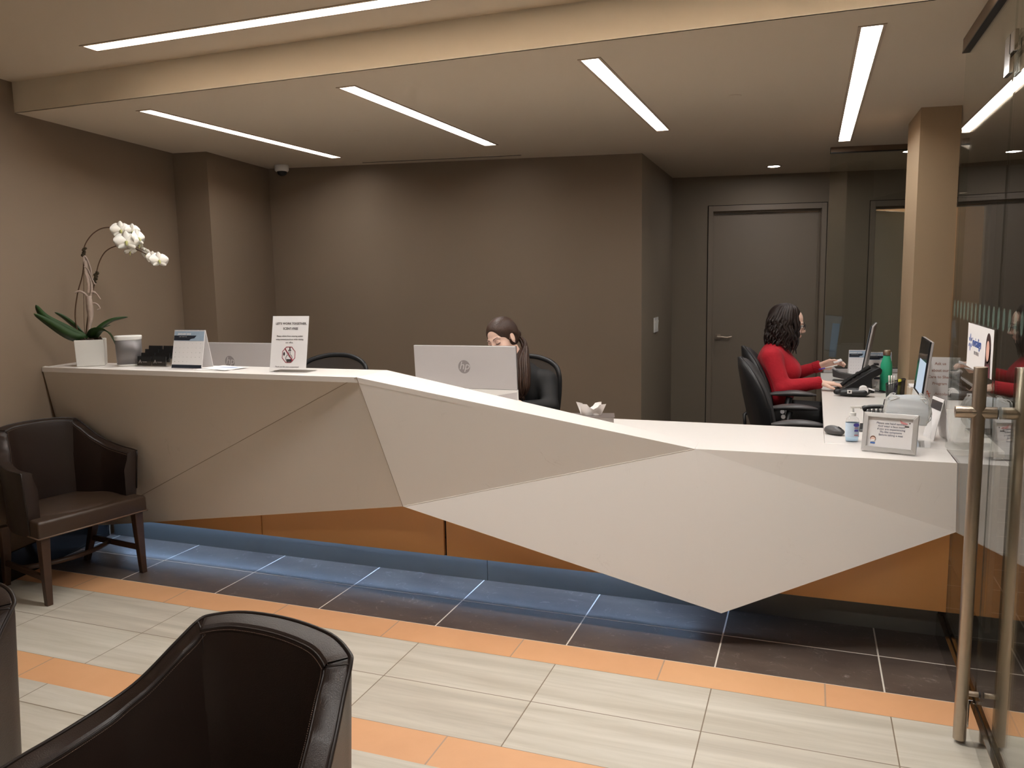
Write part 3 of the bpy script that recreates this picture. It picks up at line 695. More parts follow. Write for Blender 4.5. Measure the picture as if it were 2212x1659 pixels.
st2 = smooth([(-.025, 0, .15), (-.005, 0, .26), (.025, 0, .38), (.05, 0, .47), (.075, 0, .56), (.115, -.01, .625), (.17, -.015, .655), (.225, -.02, .655), (.295, -.03, .63), (.36, -.04, .59), (.395, -.05, .565)])
MB().tube(st2, .0032, 8).build('flower_stem', M_STEM, pot, True)
MB().tube(smooth([(-.03, .01, .15), (-.022, .01, .3), (-.008, .005, .48), (.0, .0, .58)]), .0016, 6).build('support_stake', M_STEM, pot, True)
for c, r_, l in (((.004, 0, .625), .0095, .045), ((.052, 0, .485), .011, .06)):
    b = MB()
    for k in range(9): b.ell((c[0] + random.uniform(-.004, .004) + (k - 4) * l / 9 * .35, c[1] + random.uniform(-.004, .004), c[2] + (k - 4) * l / 9), (r_, r_ * .9, r_ * .7), 8, 6, rot=(random.random(), random.random(), 0))
    b.build('moss_tie', M_MOSS, pot)
br = [(-.012, -.012, .14), (-.002, -.013, .20), (.012, -.014, .27), (.012, -.014, .34), (.010, -.013, .385)]
b = MB(); b.tube(smooth(br), [.006, .0065, .007, .0075, .008, .0085, .009, .0095, .0105, .0115, .0125, .0135, .0145, .0155, .0165, .0175, .018, .018, .0175, .017, .0165, .016, .0155, .015, .014][:25], 10)
b.tube(smooth([(.014, -.008, .35), (.03, -.006, .42), (.028, -.005, .47), (.012, -.004, .52), (.004, -.004, .575), (.006, -.004, .60), (.018, -.004, .585), (.030, -.004, .54), (.034, -.004, .50)]), .0075, 8, sq=.6)
b.tube(smooth([(.012, -.006, .40), (.018, -.005, .46), (.010, -.004, .52), (.012, -.003, .58)]), [.010] * 6 + [.014] * 6 + [.011] * 6 + [.006], 10, sq=.5)
b.tube(smooth([(.008, -.014, .375), (-.008, -.018, .40), (-.035, -.020, .412), (-.055, -.02, .404)]), [.006] * 12 + [.005] * 7, 8)
b.tube(smooth([(.014, -.014, .375), (.03, -.018, .405), (.05, -.02, .40), (.072, -.02, .365)]), [.0055] * 12 + [.003] * 7, 8)
b.tube(smooth([(.016, -.014, .33), (.035, -.018, .345), (.055, -.02, .335), (.064, -.02, .315), (.05, -.02, .308)]), .0042, 8)
b.tube(smooth([(.0, -.01, .545), (.02, -.012, .53), (.045, -.012, .455), (.055, -.012, .452)]), .0035, 6)
b.build('decorative_branch', M_BRANCH, pot, True)
def flower(p, s, yaw_, pitch, parent):
    p = (p[0] * .97, p[1], p[2]); s *= 1.32; R = Euler((pitch, 0, yaw_)).to_matrix(); p = V(p)
    def petal(ang, l, w_, cup):
        d_ = V((math.cos(ang), 0, math.sin(ang))); sd = V((-math.sin(ang), 0, math.cos(ang))); rs = []
        for q in [0, .12, .3, .5, .7, .86, .96, 1]:
            ww = w_ * math.sin(PI * (.04 + .92 * q) ** .75) ** .75; y = -cup * math.sin(q * PI * .6)
            rs.append([p + R @ (d_ * l * q + sd * ww + V((0, y + .12 * ww, 0))), p + R @ (d_ * l * q + V((0, y - .0006, 0))), p + R @ (d_ * l * q - sd * ww + V((0, y + .12 * ww, 0))), p + R @ (d_ * l * q + V((0, y + .001, 0)))])
        return rs
    b = MB()
    for a, l, w_ in ((PI / 2, .040, .017), (PI * 1.22, .038, .016), (PI * 1.78, .038, .016)): b.rings(petal(a, l * s, w_ * s, .004), mi=0)
    for a in (.12, PI - .12): b.rings([[q + R @ V((0, -.003, 0)) for q in r] for r in petal(a, .044 * s, .030 * s, .003)], mi=0)
    f = b.build('flower', M_PETAL, parent, True)
    b = MB(); b.ell(p + R @ V((0, -.008, -.005)) , (.006 * s, .008 * s, .006 * s), 10, 6); b.ell(p + R @ V((0, -.014, -.013)), (.004 * s, .005 * s, .009 * s), 8, 6)
    b.build('lip', mat('yellow_green_lip', srgb((196, 196, 130)), .5, noise=.1), f, True)
fl = [((.205, -.035, .742), .95, .25, -.1), ((.232, -.065, .678), 1.12, .15, -.2), ((.290, -.03, .700), .95, 1.0, -.1), ((.262, -.02, .738), .8, .6, .1), ((.302, -.045, .665), .55, -.9, .4), ((.245, -.03, .630), .6, .5, .9), ((.335, -.03, .612), .65, -.8, .2), ((.362, -.05, .590), .7, .5, .0), ((.395, -.06, .575), .9, .35, -.15)]
for p, s, y, pi_ in fl: flower(p, s, y, pi_, pot)
for p in ((.30, -.04, .648), (.31, -.035, .64), (.335, -.03, .60)): MB().ell(p, (.006, .005, .008), 10, 6).build('flower_bud', M_PETAL, pot, True)

for c_ in list(pot.children):
    if c_.name.split('.')[0] in ('leaf', 'flower_stem', 'support_stake', 'moss_tie', 'decorative_branch'): c_.scale.x = .97
# --- white/grey speaker
t = thing('smart_speaker', 'grey cylindrical speaker with white top and base next to the orchid', 'speaker', (-.163, .33, ZL), math.radians(41)); t.scale = (.88, .88, 1)
def sq(rx, ry, z, e=3.2, n=40):
    return [V((rx * .88 * math.copysign(abs(math.cos(a)) ** (2 / e), math.cos(a)), ry * math.copysign(abs(math.sin(a)) ** (2 / e), math.sin(a)), z)) for a in [2 * PI * k / n for k in range(n)]]
MB().rings([sq(.074, .052, 0), sq(.080, .057, .004), sq(.081, .058, .010)]).build('base', M_WHITE, t, True)
MB().rings([sq(.0825, .0585, .0105), sq(.084, .060, .08), sq(.085, .061, .142)]).build('grille', mat('grey_metal_grille', srgb((128, 124, 124)), .42, metal=.5, noise=.03, bump=.2, bscale=900), t, True)
MB().rings([sq(.087, .062, .1425), sq(.089, .063, .150), sq(.090, .064, .162), sq(.086, .061, .165)]).build('top_cap', M_WHITE, t, True, bev=.001)

# --- business card holder with four tiers, two wide
t = thing('card_holder', 'clear acrylic four-tier business card holder full of black cards', 'card holder', (-.083, .300, ZL), math.radians(2))
b = MB()
for k in range(4):
    y = .022 * k * 1.35; z = .0 if k == 0 else .017 * k
    b.box((.1, y - .006, z + .014), (.205, .002, .028), rot=(-.15, 0, 0)); b.box((.1, y + .012, z + .028), (.205, .002, .05), rot=(-.15, 0, 0)); b.box((.1, y + .004, z + .001), (.205, .02, .002))
b.box((.1, .055, .002), (.205, .13, .003))
for x in (-.0015, .1, .2015): b.poly([(x, -.012, 0), (x, .12, 0), (x, .12, .085), (x, .085, .085), (x, -.008, .030)], (.002, 0, 0))
b.build('acrylic_tray', M_ACRYL, t)
lg = []
for k in range(4):
    for c in range(2):
        y = .022 * k * 1.35; z = .003 + .017 * k; x = .05 + c * .1
        cb = MB(); cb.box((x, y + .003, z + .0265), (.088, .010, .050), rot=(-.15, 0, 0)); cs = cb.build('card_stack', M_BLACKM, t)
        if k == 0:
            fr = face_frame((x, y - .0062, z + .0265), (1, 0, 0), (0, .15, 1))
            L = [[(-.030, -.010), (-.026, -.010), (-.0195, .008), (-.0215, .008)], [(-.0195, .008), (-.0215, .008), (-.014, -.010), (-.010, -.010)], rect(-.026, -.005, -.013, -.003)]
            flat('card_emblem', L, M_GINK, cs, fr); texts('card_lettering', [('Accolade', .010, -.004, .008)], M_GINK, cs, fr)

# --- desk calendar
def calendar(t, w, h, lean, nums, spiral=True):
    dy = math.sin(lean) * h; dz = math.cos(lean) * h
    b = MB(); b.poly([(0, 0, 0), (w, 0, 0), (w, dy, dz), (0, dy, dz)], (0, .002, 0)); b.build('front_board', M_PAPER, t)
    b = MB(); b.poly([(0, 2 * dy + .0, 0), (w, 2 * dy, 0), (w, dy + .002, dz), (0, dy + .002, dz)], (0, .002, 0)); b.build('back_board', M_PAPER, t)
    fr = face_frame((0, -.0003, 0), (1, 0, 0), (0, dy, dz))
    flat('sky_band', [rect(.002, h * .72, w - .002, h * .97)], mat('pale_blue_print', srgb((160, 178, 196)), .6, noise=.15, nscale=30), t, fr)
    flat('dark_band', [[(.002, h * .735), (w * .52, h * .735), (w * .56, h * .77), (w * .68, h * .79), (w * .74, h * .86), (.002, h * .86)]], mat('navy_print', srgb((32, 38, 50)), .6, noise=.1), t, face_frame((0, -.0007, .0), (1, 0, 0), (0, dy, dz)))
    flat('footer_band', [rect(.002, .004, w - .004, h * .105)], MATS['navy_print'], t, face_frame((0, -.0007, .0), (1, 0, 0), (0, dy, dz)))
    f2 = face_frame((0, -.0016, 0), (1, 0, 0), (0, dy, dz))
    texts('month_title', [('JANUARY 2018', w * .34, h * .895, h * .062, .15, 'CENTER', .0004)], M_WHITE, t, f2)
    it = []; rows = [(5, 1, 5)]; k = 1
    for r_ in range(5):
        for c_ in range(7):
            n_ = r_ * 7 + c_ - 5 + 6 - 1
            d_ = r_ * 7 + c_
            if 1 <= d_ <= 31: it.append((str(d_), w * (.10 + c_ * .133), h * (.655 - r_ * .118), h * (.034 if c_ in (0, 6) else .026)))
    texts('day_numbers', it, M_GINK, t, f2)
    texts('small_print', [('S  M  T  W  T  F  S', w * .3, h * .825, h * .03)], M_WHITE, t, f2)
    if spiral:
        b = MB(); n = 20
        for k in range(n):
            x = w * (.04 + .92 * k / (n - 1)); b.tube([(x, dy + .001 + .004 * math.cos(a), dz - .001 + .005 * math.sin(a)) for a in [2 * PI * q / 8 for q in range(8)]], .0007, 5, closed=True, cap=False)
        b.build('wire_binding', M_INK, t)
t = thing('desk_calendar', 'tent desk calendar showing January with blue header on the left ledge', 'calendar', (.205, .245, ZL), math.radians(1))
calendar(t, .197, .205, .22, None)
# --- papers
t = thing('leaflet', 'white printed leaflet lying topmost on the ledge beside the scent-free sign', 'leaflet', (.50, .30, ZL + .0035), math.radians(-14), 'leaflets on the ledge')
MB().box((0, 0, .001), (.215, .15, .002)).build('sheet', M_PAPER, t)
flat('blue_print', [[(-.06, .0), (.02, .035), (.07, .04), (.08, .015), (.01, .0)]], mat('pale_blue_ink', srgb((150, 170, 205)), .6, noise=.2), t, Matrix.Translation((0, 0, .002)))
t = thing('leaflet', 'white leaflet underneath, sticking out toward the tent calendar', 'leaflet', (.485, .285, ZL), math.radians(9), 'leaflets on the ledge')
MB().box((0, 0, .0015), (.21, .14, .003)).build('sheet', M_PAPER, t)

# --- scent free sign in a slanted acrylic holder
t = thing('sign_holder', 'acrylic sign holder reading LETS WORK TOGETHER SCENT-FREE on the high ledge', 'sign', (.957, .216, ZL), math.radians(3))
w_, h_ = .212, .287; ln = .20
b = MB(); b.poly([(-w_ / 2, 0, .002), (w_ / 2, 0, .002), (w_ / 2, h_ * ln, h_ * .98), (-w_ / 2, h_ * ln, h_ * .98)], (0, .0035, 0)); b.poly([(-w_ / 2, 0, 0), (w_ / 2, 0, 0), (w_ / 2, .10, 0), (-w_ / 2, .10, 0)], (0, 0, .003)); b.build('acrylic_stand', M_ACRYL, t)
sl = ln / .98; b = MB(); b.poly([(-w_ / 2 + .003, .022 * sl - .0012, .022), (w_ / 2 - .005, .022 * sl - .0012, .022), (w_ / 2 - .005, h_ * .955 * sl - .0012, h_ * .955), (-w_ / 2 + .003, h_ * .955 * sl - .0012, h_ * .955)], (0, .0008, 0)); b.build('paper_insert', M_PAPER, t)
fr = face_frame((0, -.0016, 0), (1, 0, 0), (0, ln, .98))
texts('heading', [("LET'S WORK TOGETHER,", .004, .242, .0155, 0, 'CENTER', .0001), ('SCENT-FREE', .002, .217, .0155, 0, 'CENTER', .0001)], M_INK, t, fr)
texts('body_text', [('Please refrain from wearing and/or', .0, .180, .0105), ('using scented products while visiting', .0, .164, .0105), ('our office.', .0, .148, .0105), ('Thank you for your cooperation!', -.006, .028, .010)], M_INK, t, fr)
oc = lambda r: [(.0 + r * math.cos(PI / 8 + k * PI / 4), .088 + r * 1.08 * math.sin(PI / 8 + k * PI / 4)) for k in range(8)]
b = MB(); a_, c_ = oc(.040), oc(.0365)
for k in range(8):
    j = (k + 1) % 8; b.poly([fr @ V((x, y, .0004)) for x, y in (a_[k], a_[j], c_[j], c_[k])], fr.to_3x3() @ V((0, 0, .0003)))
b.poly([fr @ V((x, y, .0012)) for x, y in [(-.026, .118), (-.022, .121), (.027, .060), (.023, .057)]], fr.to_3x3() @ V((0, 0, .0003))); b.build('prohibition_mark', M_RINK, t)
flat('bottle_pictogram', [circ(-.026, .092, .005, .009), rect(.002, .112, .008, .126), rect(-.004, .108, .013, .112), [(-.012, .066), (.018, .066), (.012, .054), (-.006, .054)]], M_INK, t, fr)
b = MB(); P_ = circ(.003, .070, .019, .021, 28); Q_ = circ(.003, .070, .0165, .0185, 28)
for k in range(28):
    j = (k + 1) % 28
    if 5 <= k <= 8: continue
    b.poly([fr @ V((x, y, .0004)) for x, y in (P_[k], P_[j], Q_[j], Q_[k])], fr.to_3x3() @ V((0, 0, .0003)))
b.poly([fr @ V((x, y, .0004)) for x, y in [(-.001, .088), (.001, .088), (.002, .108), (0, .108)]], fr.to_3x3() @ V((0, 0, .0003))); b.poly([fr @ V((x, y, .0004)) for x, y in [(.008, .087), (.010, .086), (.009, .108), (.007, .108)]], fr.to_3x3() @ V((0, 0, .0003)))
b.build('bottle_outline', M_INK, t)

# ================================================================ computers
def monitor(t, w_, h_, z0, lean, logo=True, screen=False, wedge=True):
    """all-in-one screen, back toward -Y"""
    s, c = math.sin(lean), math.cos(lean)
    def P(x, y, z): return V((x, y * c - (z - z0) * s, z0 + (z - z0) * c + y * s))
    R_ = face_frame((0, 0, z0), (1, 0, 0), (0, -s, c))
    b = MB(); b.poly([P(-w_ / 2, 0, z0), P(w_ / 2, 0, z0), P(w_ / 2, 0, z0 + h_), P(-w_ / 2, 0, z0 + h_)], P(0, .012, 0) - P(0, 0, 0)); b.build('back_shell', M_SILVERP, t, bev=.003)
    b = MB(); b.poly([P(-w_ / 2, .0125, z0), P(w_ / 2, .0125, z0), P(w_ / 2, .0125, z0 + h_), P(-w_ / 2, .0125, z0 + h_)], P(0, .006, 0) - P(0, 0, 0)); b.build('bezel', M_BLACK, t, bev=.001)
    b = MB(); b.poly([P(-w_ / 2 + .008, .019, z0 + .01), P(w_ / 2 - .008, .019, z0 + .01), P(w_ / 2 - .008, .019, z0 + h_ - .008), P(-w_ / 2 + .008, .019, z0 + h_ - .008)], P(0, .0006, 0) - P(0, 0, 0)); b.build('screen', mat('dark_glass_screen', (.01, .011, .013), .12, noise=.1) if screen else mat('dim_screen', (.05, .06, .07), .25, emit=(.5, .6, .7), estr=.25), t)
    if screen:
        b = MB(); b.poly([P(-w_ / 2 + .012, .0198, z0 + .014), P(w_ / 2 - .10, .0198, z0 + .014), P(w_ / 2 - .10, .0198, z0 + h_ * .62), P(-w_ / 2 + .012, .0198, z0 + h_ * .62)], P(0, .0006, 0) - P(0, 0, 0)); b.build('lit_window', M_SCREEN, t)
    if logo:
        lf = face_frame(P(0, -.0003, z0 + h_ * .51), (1, 0, 0), P(0, 0, 1) - P(0, 0, 0))
        lg_ = flat('round_logo', [circ(0, 0, .034, .0355, 40)], M_LOGO, t, lf)
        texts('logo_letters', [('hp', .0, .0045, .060, .28)], M_SILVERP, lg_, lf @ Matrix.Translation((0, 0, .0004)))
    # chin and curved foot
    ch = .075
    b = MB(); b.poly([P(-w_ / 2, .001, z0 - ch), P(w_ / 2, .001, z0 - ch), P(w_ / 2, .001, z0 - .001), P(-w_ / 2, .001, z0 - .001)], P(0, .02, 0) - P(0, 0, 0)); b.build('chin', M_WHITE, t, bev=.002)
    if logo:
        o2 = [(w_ / 2 - .001, -.012), (w_ / 2 - .001, -ch + .001), (.0, -ch + .001), (.0, -.052), (.08, -.047), (.15, -.038), (.21, -.027)]
        b = MB(); b.poly([P(x, -.0015, z0 + z) for x, z in o2], P(0, .002, 0) - P(0, 0, 0)); b.build('curved_lower_cover', M_SILVERP, t)
    b = MB(); y0 = P(0, -.002, z0 - .02).y
    b.poly([V((-.10, y0, z0 - .02)), V((.10, y0, z0 - .02)), V((.13, y0 - .05, .006)), V((-.13, y0 - .05, .006))], (0, -.008, 0)); b.box((0, y0 - .01, .004), (.26, .12, .008)); b.build('stand', M_SILVERP, t, bev=.002)
t = thing('computer_monitor', 'silver monitor back with round grey logo in front of the seated woman in black', 'monitor', (1.648, .80, ZC), math.radians(0))
monitor(t, .585, .228, .168, .06)
t = thing('computer_monitor', 'silver monitor back half hidden behind the high ledge and the tent calendar', 'monitor', (.170, .75, ZC))
monitor(t, .60, .230, .170, .05)
# right side screens, seen edge on
t = thing('computer_monitor', 'thin monitor standing edge-on beyond the dark telephone, its silver back showing', 'monitor', (3.715, 2.74, ZC), math.radians(83.5))
monitor(t, .45, .30, .105, .16, logo=False)
t = thing('computer_monitor', 'dark slim monitor with its lit screen facing left, beside the Ask us sign', 'monitor', (3.908, 1.55, ZC), math.radians(88.9))
monitor(t, .40, .285, .110, .10, logo=False, screen=True)

# --- tissue box
t = thing('tissue_box', 'grey tissue box with white tissue on the counter behind the sloping ledge', 'tissue box', (2.335, .80, ZC), math.radians(14))
MB().box((0, 0, .026), (.225, .115, .050)).build('box', mat('silver_box_card', srgb((150, 142, 138)), .3, metal=.4, noise=.05), t, bev=.002)
MB().box((0, 0, .0525), (.235, .125, .003)).build('lid', mat('grey_lid', srgb((122, 112, 108)), .35, metal=.3, noise=.03), t, bev=.001)
b = MB()
for s_, o_ in ((1, -.02), (-1, .02)):
    rs = []
    for k in range(9):
        q = k / 8; z = .054 + q * .062; w2 = .050 + .014 * q
        rs.append([V((x * w2 + s_ * q * .012, o_ * .35 + s_ * .012 * math.sin(x * 3 + q * 2) - s_ * q * .018, z - .020 * q * (1 - abs(x)) ** 1.3 * (1.6 if abs(x) < .4 else .6))) for x in [(-1 + 2 * i / 12) for i in range(13)]])
    n = 13; vs = [p for r in rs for p in r]; b.add(vs, [(i * n + j, i * n + j + 1, (i + 1) * n + j + 1, (i + 1) * n + j) for i in range(8) for j in range(12)])
b.build('tissue', mat('tissue_paper', srgb((236, 230, 226)), .8, noise=.01), t, True)

# ================================================================ front right counter
t = thing('computer_mouse', 'black computer mouse on the white counter left of the hand sanitizer', 'mouse', (3.475, .872, ZC + .004), math.radians(-42))
o_ = sdf_obj('mouse_shell', [([('e', (0, 0, .012), (.052, .031, .020), None, .01), ('e', (-.012, 0, .018), (.036, .027, .018), None, .01), ('e', (0, 0, -.020), (.08, .06, .0205), None, -.002)], .002)], M_GREYP, t)
MB().box((.030, 0, .0315), (.018, .005, .004), rot=(0, .35, 0)).build('scroll_wheel', M_BLACK, t)
t = thing('hand_sanitizer', 'clear pump bottle of blue hand sanitizer on the counter beside the silver frame', 'sanitizer bottle', (3.543, .72, ZC), math.radians(12))
def ov(a, b_, z, n=28): return [V((a * math.cos(q), b_ * math.sin(q), z)) for q in [2 * PI * k / n for k in range(n)]]
MB().rings([ov(.026, .017, 0), ov(.0285, .019, .006), ov(.0285, .019, .088), ov(.025, .017, .104), ov(.014, .013, .112), ov(.0125, .0125, .118)]).build('bottle', M_ACRYL, t, True, bev=.0008)
MB().rings([ov(.0255, .0165, .003), ov(.0268, .0176, .008), ov(.0268, .0176, .082)]).build('blue_gel', glass_mat('blue_gel_liquid', (.70, .84, .95), .03), t, True)
MB().rings([ov(.0290, .0194, .022), ov(.0290, .0194, .086)], cap=False).build('label', mat('blue_white_label', srgb((196, 214, 232)), .5, noise=.12, nscale=50), t, True)
fr = face_frame((.012, -.0195, .0), (1, 0, 0), (0, 0, 1))
flat('purple_badge', [circ(.0, .077, .012, .008), rect(-.008, .048, .008, .056)], mat('indigo_print', srgb((72, 66, 150)), .5, noise=.05), t, fr)
flat('red_label_text', [rect(-.008, .030, .008, .034), rect(-.008, .062, .008, .065)], mat('red_print', srgb((170, 90, 100)), .5, noise=.05), t, fr)
b = MB(); b.lathe([(.014, .116), (.014, .130), (.006, .132), (.0045, .150)], seg=24); b.box((.012, 0, .154), (.046, .011, .008)); b.box((.034, 0, .150), (.006, .008, .008)); b.build('pump', M_WHITE, t, bev=.0008)
# picture frame with notice
t = thing('notice_frame', 'silver framed notice asking for hand sanitizer and face masks, leaning on the counter', 'picture frame', (3.672, .505, ZC), math.radians(-15))
ln = .25; s_, c_ = math.sin(ln), math.cos(ln)
fr = Matrix.Translation((0, 0, .004)) @ face_frame((0, 0, 0), (1, 0, 0), (0, s_, c_))
W2, H2, tb = .104, .160, .019
b = MB()
for o2 in ([(-W2, 0), (W2, 0), (W2 - tb, tb), (-W2 + tb, tb)], [(W2, 0), (W2, H2), (W2 - tb, H2 - tb), (W2 - tb, tb)], [(W2, H2), (-W2, H2), (-W2 + tb, H2 - tb), (W2 - tb, H2 - tb)], [(-W2, H2), (-W2, 0), (-W2 + tb, tb), (-W2 + tb, H2 - tb)]):
    n_ = [fr @ V((x, y, (.010 if i < 2 else .014))) for i, (x, y) in enumerate(o2)]; k_ = [fr @ V((x, y, -.004)) for x, y in o2]
    b.add(n_ + k_, [(0, 1, 2, 3), (7, 6, 5, 4), (0, 4, 5, 1), (1, 5, 6, 2), (2, 6, 7, 3), (3, 7, 4, 0)])
b.build('silver_surround', mat('satin_silver', srgb((212, 210, 208)), .28, metal=.35, noise=.02), t, bev=.0015)
flat('notice_paper', [rect(-W2 + tb - .001, tb - .001, W2 - tb + .001, H2 - tb + .001)], M_PAPER, t, fr @ Matrix.Translation((0, 0, .002)))
f3 = fr @ Matrix.Translation((.004, 0, .0032))
texts('notice_text', [(a, 0, y, .0115, 0) for a, y in [('Please use hand sanitizer', .118), ('And wear a face mask', .106), ('if you are experiencing', .094), ('Flu like symptoms', .082), ('Before taking a seat', .070)]], mat('blue_grey_ink', srgb((120, 122, 140)), .6, noise=.05), t, f3)
flat('hand_picture', [[(.030, .137), (.040, .130), (.058, .124), (.062, .119), (.045, .118), (.034, .124)]], mat('pink_print', srgb((220, 150, 150)), .6, noise=.1), t, f3)
flat('bottle_picture', [rect(.050, .108, .066, .113), rect(.066, .122, .070, .127)], M_INK, t, f3)
flat('small_face_hair', [circ(-.066, .052, .011, .011)], mat('brown_print', srgb((120, 80, 60)), .6, noise=.1), t, f3)
flat('small_face', [circ(-.066, .049, .009, .009)], mat('face_print', srgb((232, 200, 185)), .6, noise=.02), t, f3 @ Matrix.Translation((0, 0, .0005)))
flat('mask_print', [rect(-.073, .041, -.059, .047)], mat('white_print', srgb((245, 245, 245)), .6, noise=.01), t, f3 @ Matrix.Translation((0, 0, .001)))
flat('blue_shirt_print', [rect(-.075, .030, -.057, .037)], mat('blue_print', srgb((80, 120, 190)), .6, noise=.05), t, f3)
b = MB(); b.poly([fr @ V((-.02, .02, -.005)), fr @ V((.02, .02, -.005)), fr @ V((.02, .13, -.005)), fr @ V((-.02, .13, -.005))], (0, .002, 0)); b.poly([(-.02, .085, .001), (.02, .085, .001), fr @ V((.02, .12, -.006)), fr @ V((-.02, .12, -.006))], (0, .002, 0)); b.build('easel_back', M_BLACKM, t)
# mask box of clear acrylic
t = thing('mask_box', 'clear acrylic box of pale blue face masks behind the silver frame', 'box', (3.755, .742, ZC), math.radians(-6))
b = MB()
for c, d in [((0, 0, .002), (.20, .15, .003)), ((0, -.074, .075), (.20, .003, .147)), ((0, .074, .075), (.20, .003, .147)), ((-.0985, 0, .075), (.003, .145, .147)), ((.0985, 0, .075), (.003, .145, .147))]: b.box(c, d)
b.build('acrylic_box', M_ACRYL, t)
random.seed(5)
M_MASK = mat('pale_blue_mask', srgb((240, 244, 247)), .8, noise=.02)
for k in range(9):
    x0, y0, z0 = random.uniform(-.010, .010), -.052 + k * .013, .088 + random.uniform(0, .012); tl = random.uniform(-.25, .25)
    m_ = thing('face_mask', 'pale blue pleated face mask with white ear loops in the clear box', 'face mask', (0, 0, 0), 0, 'face masks in the clear box')
    m_.location = V(t.location) + Matrix.Rotation(math.radians(-6), 3, 'Z') @ V((x0, y0, z0)); m_.rotation_euler = (random.uniform(-.05, .05), tl * .4, math.radians(-6)); m_.scale = (.92, 1, 1)
    b = MB(); rs = []
    for i in range(11):
        u = i / 10; z = .10 * u; yy = .006 * math.sin(u * PI) + .0018 * math.sin(u * PI * 7)
        rs.append([V((x * (1 - .04 * math.cos(u * PI * 2)), -yy * (1 - (x / .09) ** 2) - .001, z + .012 * (1 - (x / .085) ** 2) * (u - .2))) for x in [(-.085 + .17 * j / 10) for j in range(11)]])
    n = 11; vs = [p for r in rs for p in r]; b.add(vs, [(i * n + j, i * n + j + 1, (i + 1) * n + j + 1, (i + 1) * n + j) for i in range(10) for j in range(10)])
    mo = b.build('pleated_panel', M_MASK, m_, True)
    for s in (-1, 1): MB().tube(smooth([(s * .083, -.002, .01), (s * random.uniform(.088, .1), -.004, .04), (s * random.uniform(.07, .088), -.003, .104), (s * random.uniform(.04, .06), -.004, .112), (s * .075, -.002, .092)]), .0016, 6).build('ear_loop', M_WHITE, m_, True)
# keyboard
def keyboard(lab, loc, rz):
    t = thing('computer_keyboard', lab, 'keyboard', loc, rz)
    MB().box((0, 0, .010), (.43, .155, .018), rot=(.06, 0, 0)).build('base', M_BLACK, t, bev=.003)
    for r_ in range(5):
        for c_ in range(15): pass
    b = MB()
    for r_ in range(5):
        for c_ in range(15): b.box((-.196 + c_ * .028, -.052 + r_ * .026, .0215 + r_ * .0016), (.024, .022, .006))
    b.build('keys', M_GREYP, t, bev=.001)
    return t
t = thing('office_telephone', 'dark ribbed telephone on the counter between the hand sanitizer and the mask box', 'telephone', (3.675, 1.03, ZC), math.radians(-4))
b = MB(); b.poly([(-.085, -.07, 0), (.085, -.07, 0), (.085, -.062, .012), (-.085, -.062, .012)], (0, .17, 0)); b.build('base', M_BLACK, t, bev=.003)
b = MB(); b.poly([(-.070, -.055, .012), (-.070, .075, .012), (-.070, .075, .085), (-.070, -.035, .045)], (.145, 0, 0)); b.build('body', M_GREYP, t, bev=.006, seg=3)
b = MB()
for k in range(8): b.tube([(-.063 + .0187 * k, -.056, .016), (-.063 + .0187 * k, -.042, .046), (-.063 + .0187 * k, .07, .088)], .0062, 8)
b.build('ribs', M_GREYP, t, True)
MB().tube(smooth([(-.075, .045, .092), (-.04, .045, .104), (.04, .045, .106), (.075, .045, .094)]), [.016] * 4 + [.012] * 11 + [.016] * 4, 12, sq=.8).build('handset', M_BLACK, t, True)
# white phone stand / easel calendars near glass
def tent_card(lab, loc, rz, w_, h_, lean):
    t = thing('tent_card', lab, 'calendar', loc, rz, 'small tent cards by the glass')
    dy, dz = math.sin(lean) * h_, math.cos(lean) * h_
    b = MB(); b.poly([(-w_ / 2, 0, 0), (w_ / 2, 0, 0), (w_ / 2, dy, dz), (-w_ / 2, dy, dz)], (0, .002, 0)); b.build('front_board', M_PAPER, t)
    b = MB(); b.poly([(-w_ / 2, 2 * dy, 0), (w_ / 2, 2 * dy, 0), (w_ / 2, dy + .002, dz), (-w_ / 2, dy + .002, dz)], (0, .002, 0)); b.build('back_board', M_PAPER, t)
    flat('dark_header', [rect(-w_ / 2 + .004, h_ * .72, w_ / 2 - .004, h_ * .93)], M_GREYP, t, face_frame((0, -.0004, 0), (1, 0, 0), (0, dy, dz)))
    return t
tent_card('white tent calendar seen side-on between the frame and the glass panel', (3.866, .89, ZC), math.radians(-78), .13, .185, .19)
# Ask us sign
t = thing('counter_sign', 'white card sign reading Ask us about our Care to Share Program near the glass', 'sign', (4.02, 1.78, ZC), math.radians(-6))
w_, h_ = .20, .285
ln = .16; s_, c_ = math.sin(ln), math.cos(ln)
b = MB(); b.poly([(-w_ / 2, 0, .001), (w_ / 2, 0, .001), (w_ / 2, h_ * s_, h_ * c_), (-w_ / 2, h_ * s_, h_ * c_)], (0, .003, 0)); b.poly([(-w_ / 2, 0, 0), (w_ / 2, 0, 0), (w_ / 2, .09, 0), (-w_ / 2, .09, 0)], (0, 0, .002)); b.build('acrylic_stand', M_ACRYL, t)
b = MB(); b.poly([(-w_ / 2 + .002, -.0015, .004), (w_ / 2 - .002, -.0015, .004), (w_ / 2 - .002, h_ * s_ * .985 - .0015, h_ * c_ * .985), (-w_ / 2 + .002, h_ * s_ * .985 - .0015, h_ * c_ * .985)], (0, .001, 0)); b.build('paper_insert', M_PAPER, t)
fr = face_frame((0, -.0018, 0), (1, 0, 0), (0, s_, c_)); M_BRW = mat('brown_ink', srgb((172, 130, 118)), .6, noise=.05)
texts('sign_text', [(a, .004, y, .0205, 0, 'CENTER', .0003) for a, y in [('Ask us', .245), ('about our', .208), ('Care to Share', .172), ('Program', .136)]] , M_BRW, t, fr)
